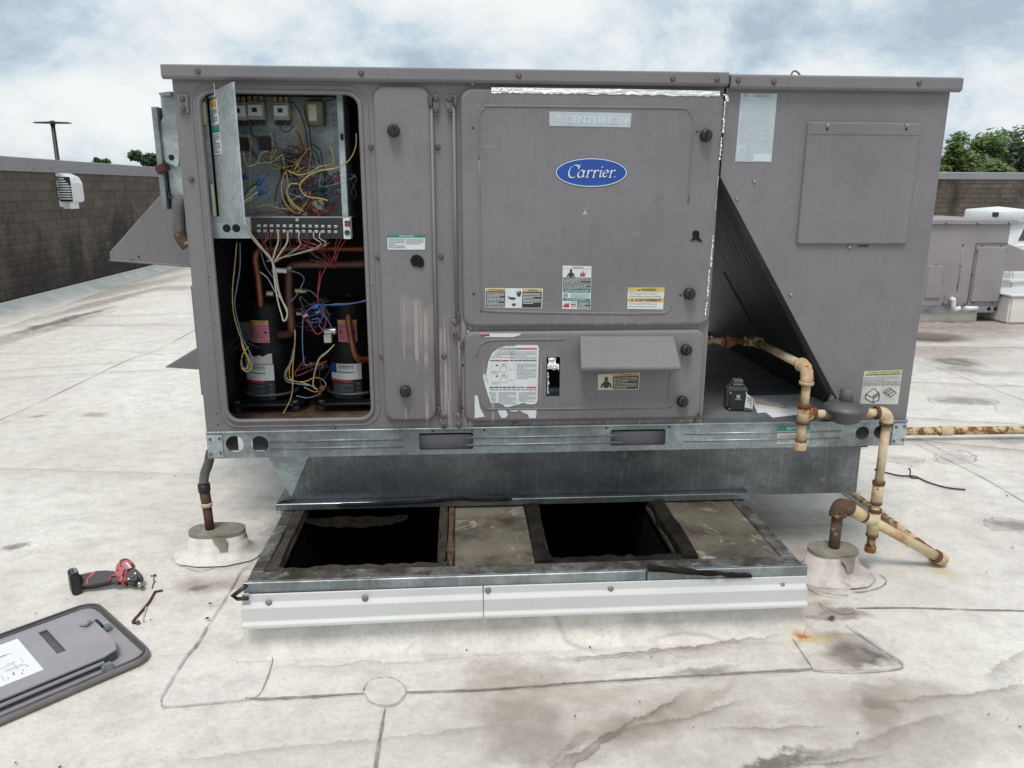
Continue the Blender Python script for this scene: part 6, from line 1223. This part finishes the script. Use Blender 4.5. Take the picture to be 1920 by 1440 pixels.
# ------------------------------------------------------------------ impact driver
def impact_driver():
    root = thing('impact_driver', 'red and black cordless impact driver lying on the roof', 'power tool', PZ(205, 1090, 0))
    nv = Vector((0, -math.sin(R(42)), math.cos(R(42)))); G = PZ(205, 1094, .030)       # the tool leans back on its square battery
    def S(cx, cy, o=0.0):
        d = ray(120+cx*.10417, 1030+cy*.10417); t = (G-EYE).dot(nv)/d.dot(nv); return EYE+d*t+nv*o
    def part(pts, d0, d1, name, mat, bev=.004, par=None, k=0):
        q = [S(*p) for p in pts]
        if k: q = curve(q+[q[0]], k)[:-1]
        n = len(q); t = tessellate_polygon([[Vector((p.x, p.y*1.0+p.z, 0)) for p in q]]); m = MB()
        m.add([p+nv*d1 for p in q]+[p+nv*d0 for p in q], [tuple(x) for x in t]+[tuple(i+n for i in reversed(x)) for x in t]+[(i, (i+1)%n, n+(i+1)%n, n+i) for i in range(n)])
        return m.build(name, M[mat], par or root, bev, 2)
    part([(225,462),(420,420),(600,383),(760,374),(930,392),(950,470),(880,560),(760,590),(620,625),(480,652),(240,672)], -.030, .0, 'handle', 'tool_black', .007)
    part([(930,400),(955,245),(1010,225),(1090,185),(1190,175),(1235,270),(1180,345),(1115,420),(1108,605),(1010,610),(985,540),(900,500)], -.040, .008, 'body_shell', 'tool_red', .006)
    part([(1112,425),(1190,350),(1255,320),(1330,380),(1372,460),(1362,555),(1290,608),(1112,608)], -.038, .006, 'nose', 'tool_black', .009)
    part([(1000,222),(1050,180),(1130,168),(1165,180),(1100,192),(1030,215)], -.036, .004, 'rear_vent', 'tool_black', .002)
    part([(500,412),(575,398),(560,440),(500,500),(445,540),(432,640),(395,645),(400,560),(430,500),(480,455)], -.004, .0022, 'grip_stripe', 'tool_red', .0008)
    part([(845,575),(860,520),(910,490),(985,500),(1005,560),(985,606),(880,600)], -.024, .004, 'trigger', 'tool_black', .004)
    part([(820,560),(835,495),(890,460),(985,470),(990,492),(905,486),(858,515),(842,575)], -.02, .006, 'trigger_guard', 'tool_red', .002)
    a, b = S(1300, 555, -.008), S(1380, 655, -.012); MB().tube([a, b], .0072, 12).build('bit_holder', M['screw_lt'], root); c = S(1255, 510, -.006); MB().tube([c, a+(b-a)*.2], .0135, 12).build('collet', M['black'], root); MB().tube([b, b+(b-a)*.06], .0055, 12).build('socket', M['ink'], root)
    lb = part([(1075,262),(1165,243),(1245,345),(1140,388)], .0076, .0088, 'tool_label', 'lab_pink', 0); lb['label'] = 'pale label on the red shell'
    part([(1082,266),(1112,260),(1190,362),(1142,384)], .0090, .0094, 'label_panel', 'ink_mid', 0, lb); part([(1130,258),(1160,252),(1228,338),(1200,350)], .0090, .0094, 'label_panel', 'lab_white', 0, lb)
    for p in ((1035,310),(985,390),(1070,480),(1040,255)): MB().lathe([(.0035,0),(.003,.001)], S(*p, .0082), nv, 8).build('screw', M['ink'], root)
    for p in ((1295,445),(1175,545)): MB().lathe([(.003,0),(.0025,.001)], S(*p, .0062), nv, 8).build('screw', M['screw_lt'], root)
    p = [PZ(134,1085,.0), PZ(154,1080,.0)]
    A, B = PZ(137,1119,.0), PZ(155,1114,.0); d = (B-A).normalized(); n = Vector((-d.y, d.x, 0)); w = (B-A).length; dp = .058
    bt = MB().hexa([A, B, B+n*dp, A+n*dp], [v+Vector((0,0,.072)) for v in (A, B, B+n*dp, A+n*dp)]).build('battery', M['tool_black'], root, .005, 2)
    zt = .0722; T = lambda u, v: A+d*(w*u)+n*(dp*v)+Vector((0,0,zt))
    MB().add([T(.3,.25),T(.85,.25),T(.85,.9),T(.3,.9)], [(0,1,2,3)]).build('battery_label', M['ink_mid'], bt); MB().add([T(.34,.3)+Vector((0,0,.0004)),T(.6,.3)+Vector((0,0,.0004)),T(.6,.8)+Vector((0,0,.0004)),T(.34,.8)+Vector((0,0,.0004))], [(0,1,2,3)]).build('battery_panel', M['lab_black'], bt)
    m = MB(); q = [S(*p) for p in ((1070,260),(1180,235),(1250,345),(1130,385))]; m.add([(p.x,p.y,.0526) for p in q], [(0,1,2,3)]); lb = m.build('tool_label', M['lab_pink'], root); lb['label'] = 'pale label on the red shell'
    m = MB(); q = [S(*p) for p in ((1080,262),(1120,255),(1190,365),(1135,380))]; m.add([(p.x,p.y,.0530) for p in q], [(0,1,2,3)]); m.build('label_panel', M['ink_mid'], lb)
    for p in ((1035,310),(985,390),(1070,480)): q = S(*p); MB().lathe([(.004,0),(.004,.001)], (q.x,q.y,.0516), n=8).build('screw', M['ink'], root)
impact_driver()
def rod():
    q = [PZ(*p, .004) for p in ((249,1166),(253,1160),(262,1150),(280,1128),(289,1112),(293,1109),(305,1107))]; root = thing('bent_rod', 'bent rusty brown rod lying beside the impact driver', 'rod', q[3])
    MB().tube(curve(q, 4), .0035, 8).build('shaft', M['cu_rod'], root); e = [PZ(*p, .004) for p in ((249,1166),(251,1168),(258,1166),(259,1168))]; MB().tube(curve(e, 3), .004, 8).build('hooked_end', M['cu_rod'], root); MB().lathe([(.006,-.002),(.006,.006)], PZ(259,1168,.004), n=8).build('end_nut', M['screw'], root)
    # rust print the rod left on the membrane
    q = [PZ(*p, .0) for p in ((276,1135),(272,1150),(268,1165),(275,1166))]; seam([tuple((p.x, p.y, 0)) for p in q], .006, .0045, 'rust_print', 'rust_lt')
M['rust_lt'] = plain('rust_print', (.52, .45, .38), .8, 0, .2, 40); rod()
q = PZ(290,1079,.003); sc2 = thing('self_drilling_screw', 'small dark screw with a wire tail beside the impact driver', 'screw', q)
MB().tube([q, q+Vector((-.012,-.002,.0))], .0025, 6).build('shank', M['screw'], sc2); MB().lathe([(.005,0),(.005,.004)], q, (1,.2,0), 8).build('head', M['black'], sc2)
MB().tube(curve([PZ(*p, .003) for p in ((289,1082),(288,1088),(291,1090),(288,1093),(285,1103))], 4), .0014, 5).build('wire_tail', M['black'], sc2)
for px, py, s, nm, lab in ((394,1133,.005,'pebble','black pebble on the roof left of the white curb flashing'),(389,1161,.006,'scrap','dark crumpled scrap on the roof near the seam'),(271,1104,.003,'pebble','tiny dark bit just below the impact driver'),(1558,1160,.010,'scrap','black leaf scrap on the stained corner patch')):
    p = PZ(px, py, .006); m = MB(); m.add([(p.x-s*1.4,p.y-s*.3,.0085),(p.x+s*.2,p.y-s*.8,.009),(p.x+s*1.5,p.y+s*.1,.0085),(p.x+s*.3,p.y+s*.9,.009),(p.x,p.y,.009+s*.9)], [(0,1,4),(1,2,4),(2,3,4),(3,0,4),(0,3,2,1)]); tag(m.build(nm, M['ink'], None), lab, 'debris')
# ------------------------------------------------------------------ removed door lying on the roof
def loose_door():
    P0 = PZ(176,1127,.018); u = (PZ(285,1226,.018)-P0); wd = u.length; u.normalize(); v = Vector((u.y, -u.x, 0))     # v runs away to the left
    if v.x > 0: v = -v
    ang = math.atan2(u.y, u.x); root = thing('removed_door', 'grey compressor door lying inside up on the roof at the lower left', 'door panel', (P0.x, P0.y, 0), ang)
    L = .98; sg = 1 if Vector((-math.sin(ang), math.cos(ang), 0)).dot(v) > 0 else -1
    def lc(px, py, z): p = PZ(px, py, z)-P0; return (p.dot(u), sg*p.dot(v))
    rr = rrect(0, wd, 0, L, .045, 6)
    f = lambda a, b: sg*b
    # pan: floor, rolled rim
    MB().plate([p for p in rrect(.012, wd-.012, .012, L-.012, .035, 6)], [], lambda a, b: (a, f(a,b), .012), lambda a, b: (a, f(a,b), .006)).build('pan', M['paint_in'], root, local=True)
    rim = [(a, f(a,b), .012) for a, b in rr]; MB().tube(rim+[rim[0]], .0085, 8, False).build('rim', M['paint'], root, local=True)
    rim = [(a, f(a,b), .0205) for a, b in rrect(.004, wd-.004, .004, L-.004, .043, 6)]; MB().tube(rim+[rim[0]], .0035, 6, False).build('rim_edge', M['grey_dk'], root, local=True)
    z = .040; A = lc(153,1146,z); B = lc(232,1216,z); a0 = A[0]; a1 = B[0]; b0 = min(abs(A[1]), abs(B[1])); b1 = .93
    pl = [(a0,b0+.03),(a0+.02,b0+.004),(a0+.05,b0),(a1-.06,b0),(a1-.012,b0+.014),(a1,b0+.05),(a1,b1),(a0,b1)]
    s0 = lc(68,1171,z); s1 = lc(118,1222,z); sa0, sa1 = sorted((s0[0], s1[0])); sa0 = max(sa0, a0+.03); sb = sorted((abs(s0[1]), abs(s1[1]))); sb0 = (sb[0]+sb[1])/2-.010; sb1 = sb0+.022
    pm = MB(); pl1 = pl[:5]+[(a1,b0+.05),(a1,sb0),(a0,sb0)]
    for pp_ in (pl1, [(a0,sb0),(sa0,sb0),(sa0,sb1),(a0,sb1)], [(sa1,sb0),(a1,sb0),(a1,sb1),(sa1,sb1)], [(a0,sb1),(a1,sb1),(a1,b1),(a0,b1)]): pm.plate(pp_, [], lambda a, b: (a, f(a,b), z), lambda a, b: (a, f(a,b), z-.004))
    ip = pm.build('inner_panel', M['paint_in'], root, local=True)
    MB().plate([(a*1, b) for a, b in rrect(a0+.006, a1-.006, b0+.01, b1-.01, .02, 3)], [], lambda a, b: (a, f(a,b), z-.006), lambda a, b: (a, f(a,b), .0125)).build('insulation', M['grey_dk'], root, local=True)
    MB().plate([(a1-.004,b0+.05),(a1+.010,b0+.055),(a1+.010,b1),(a1-.004,b1)], [], lambda a, b: (a, f(a,b), z-.012), lambda a, b: (a, f(a,b), z-.016)).build('panel_flange', M['paint_in'], root, local=True)
    c = [lc(*p, z) for p in ((33,1198),(82,1256),(0,1287))]; pb0 = abs(c[0][1]); pa0 = c[0][0]-.0; pa1 = c[1][0]
    pp = [(pa0,pb0),(pa1,abs(c[1][1])),(pa1,pb0+.42),(pa0,pb0+.42)]
    ps = MB().plate(pp, [], lambda a, b: (a, f(a,b), z+.0012), lambda a, b: (a, f(a,b), z+.0004)).build('wiring_diagram', M['paper'], root, local=True); ps['label'] = 'white wiring diagram sheet stuck to the panel'
    m = MB(); rd = random.Random(3); w_ = pa1-pa0
    def ln2(a, b, c_, d): m.add([(pa0+a*w_, f(0,pb0+b), z+.0018),(pa0+c_*w_, f(0,pb0+b), z+.0018),(pa0+c_*w_, f(0,pb0+d), z+.0018),(pa0+a*w_, f(0,pb0+d), z+.0018)], [(0,1,2,3)])
    for i in range(70):
        a, b = rd.uniform(.08,.85), rd.uniform(.02,.38)
        if rd.random() < .5: ln2(a, b, min(.95, a+rd.uniform(.03,.25)), b+.0009)
        else: ln2(a, b, a+.006, b+rd.uniform(.01,.05))
    for i in range(40): a, b = rd.uniform(.55,.9), rd.uniform(.02,.36); ln2(a, b, a+rd.uniform(.02,.08), b+.003)
    m.build('printed_lines', M['ink_mid'], ps, local=True)
    c = lc(160,1172,z); MB().add([(c[0]-.018,f(0,abs(c[1])-.012),z+.004),(c[0]+.004,f(0,abs(c[1])-.020),z+.014),(c[0]+.020,f(0,abs(c[1])+.004),z+.008),(c[0]-.006,f(0,abs(c[1])+.016),z+.002)], [(0,1,2,3)]).build('foil_scrap', M['foil'], root, local=True)
    for px, py in ((202,1248),(197,1172)):
        c = lc(px, py, .03); MB().box(c[0]-.012, c[0]+.012, f(0,abs(c[1]))-.014, f(0,abs(c[1]))+.014, .013, .036).build('latch', M['galv_light'], root, .005, 2, local=True)
    c = lc(183,1167,z); MB().box(c[0]-.022, c[0]+.022, f(0,abs(c[1]))-.007, f(0,abs(c[1]))+.007, z-.02, z-.001).build('latch_slot', M['dark_in'], root, local=True)
loose_door()
# ------------------------------------------------------------------ second unit and white exhaust gear at the far right
def far_unit():
    Y = 4.75; root = thing('rooftop_unit', 'smaller grey rooftop unit with white drain pipe in the right background', 'air conditioner', (PY(1800,600,Y).x, Y, 0))
    rt = PY(1893,440,Y).x; zt = PY(1850,421,Y).z; zb = PY(1850,573,Y).z; zr = PY(1850,586,Y).z; x0 = rt-1.85; D2 = 1.15
    MB().box(x0, rt, Y, Y+D2, zb, zt).build('cabinet', M['paint2'], root, .004); MB().box(x0-.03, rt+.045, Y-.03, Y+D2+.03, zt, zt+.045).build('top_cap', M['paint2'], root, .006)
    xr = PY(1880,580,Y).x; MB().plate_xz([(x0,zr),(rt-.005,zr),(rt-.005,zb-.001),(x0,zb-.001)], [circ(PY(1855,577,Y).x, (zr+zb)/2, .02, 14), circ(PY(1867,577,Y).x, (zr+zb)/2, .02, 14)], Y+.003, Y+.03).build('base_rail', M['galv'], root)
    MB().box(x0+.02, rt-.03, Y+.031, Y+D2-.02, zr+.003, zb-.001).build('base_core', M['dark_in'], root); MB().box(x0+.03, rt-.16, Y+.06, Y+D2-.06, 0, zr).build('curb', M['white_lo'], root)
    a = fr4((1833,462),(1888,463),(1870,566),(1818,566), Y); pn = MB().emboss(*a, .02, Y, .02).build('access_panel', M['paint2'], root)
    q = [(a[0]-.02,Y-.004,a[2]-.02),(a[0]-.02,Y-.004,a[3]+.03),(a[1],Y-.004,a[3]+.03)]; MB().tube(q, .004, 6).build('panel_bead', M['grey_dk'], root)
    a2 = fr4((1740,498),(1767,498),(1764,560),(1733,560), Y); MB().emboss(*a2, .01, Y, .012).build('access_panel', M['paint2'], root)
    p, q = PY(1807,460,Y), PY(1795,545,Y); MB().tube([((p.x+q.x)/2,Y-.001,p.z),((p.x+q.x)/2,Y-.001,q.z)], .007, 6).build('seam_rib', M['paint2'], root)
    for px, py in ((1806,460),(1801,499),(1795,537),(1841,462),(1877,462),(1830,471),(1822,515),(1887,470),(1844,546),(1825,567),(1860,567),(1809,570),(1755,498),(1766,525),(1760,556),(1768,570),(1829,419),(1887,419),(1770,419)):
        p = PY(px, py, Y); MB().lathe([(.010,0),(.008,.006)], (p.x, Y-(.001 if py > 425 else .0305), p.z), (0,-1,0), 6).build('screw', M['ink'], root)
    a3 = fr4((1772,552),(1798,552),(1796,570),(1768,570), Y); pt = MB().box(a3[0], a3[1], Y-.008, Y-.0005, a3[2], a3[3]).build('drain_plate', M['paint2'], root, .003)
    q = [PY(*p) for p in ((1783,561,Y-.02),(1787,561,Y-.08),(1788,566,Y-.08),(1788,574,Y-.08),(1791,580,Y-.08),(1796,579,Y-.08),(1800,577,Y-.08))]; MB().tube(curve(q, 4), .022, 8).build('drain_pipe', M['white_pl'], root); q = [PY(1808,578,Y-.08), PY(1832,578,Y-.08)]; MB().tube(q, .022, 8).build('drain_pipe', M['white_pl'], root)
    # intake hoods on the far end
    q = [PY(*p, Y+.45) for p in ((1900,438),(1932,478),(1932,506),(1893,506))]; MB().plate_xz([(rt,q[0].z),(q[1].x,q[1].z),(q[2].x,q[2].z),(rt,q[3].z)], [], Y+.35, Y+.95).build('intake_hood', M['paint2'], root, .004)
    q = [PY(*p, Y+.3) for p in ((1889,528),(1907,554),(1882,555))]; MB().plate_xz([(rt,q[0].z),(q[1].x,q[1].z),(rt,q[2].z)], [], Y+.3, Y+.8).build('exhaust_hood', M['paint2'], root, .003)
far_unit()
def white_fan():
    Y = 7.6; c = PY(1905,420,Y); zt = PY(1905,394,Y).z; root = thing('exhaust_fan', 'white round exhaust fan behind the far grey unit', 'exhaust fan', (c.x+.12, Y+.2, 0))
    r = (PY(1960,400,Y)-PY(1855,400,Y)).length/2; x = PY(1855,400,Y).x+r
    o = root; MB().lathe([(r*.94,zt-.16),(r,zt-.16),(r,zt-.03),(r*.97,zt),(0,zt+.04)], (x,Y+r,0), n=32).build('fan_cap', M['white_pl'], root)
    MB().lathe([(r*1.25,.0),(r*1.25,.20),(r*.62,.40),(r*.92,zt-.165)], (x,Y+r,0), n=32).build('fan_body', M['white_pl'], root)
    p = PY(1874,400,Y); MB().box(p.x-.02, p.x+.02, Y+.04, Y+.30, zt-.09, zt-.03).build('latch', M['black'], root)
white_fan()
def white_duct():
    Y = 5.9; root = thing('duct_box', 'white membrane covered duct box at the right edge behind the far unit', 'duct', (PY(1915,560,Y).x+.3, Y, 0))
    x0 = PY(1893,545,Y).x; zt = PY(1905,509,Y).z; MB().box(x0, x0+1.3, Y, Y+.9, 0, zt).build('duct_body', M['white_pl'], root, .02, 2); MB().box(x0-.02, x0+1.32, Y-.02, Y+.92, zt-.12, zt-.09).build('band', M['white_lo'], root, .005); MB().box(x0+.05, x0+1.25, Y+.05, Y+.85, zt+.001, zt+.03).build('lid', M['grey_dk'], root, .005)
    Y2 = 4.6; x1 = PY(1884,575,Y2).x; z1 = PY(1900,556,Y2).z; r2 = thing('curb_box', 'low white curb box on the roof at the right edge', 'roof curb', (x1+.3, Y2, 0)); MB().box(x1+.05, x1+.9, Y2, Y2+.5, 0.002, z1).build('box_body', M['white_lo'], r2, .02, 2); MB().box(x1+.03, x1+.92, Y2-.02, Y2+.52, z1+.001, z1+.02).build('box_lid', M['white_pl'], r2, .006)
white_duct()
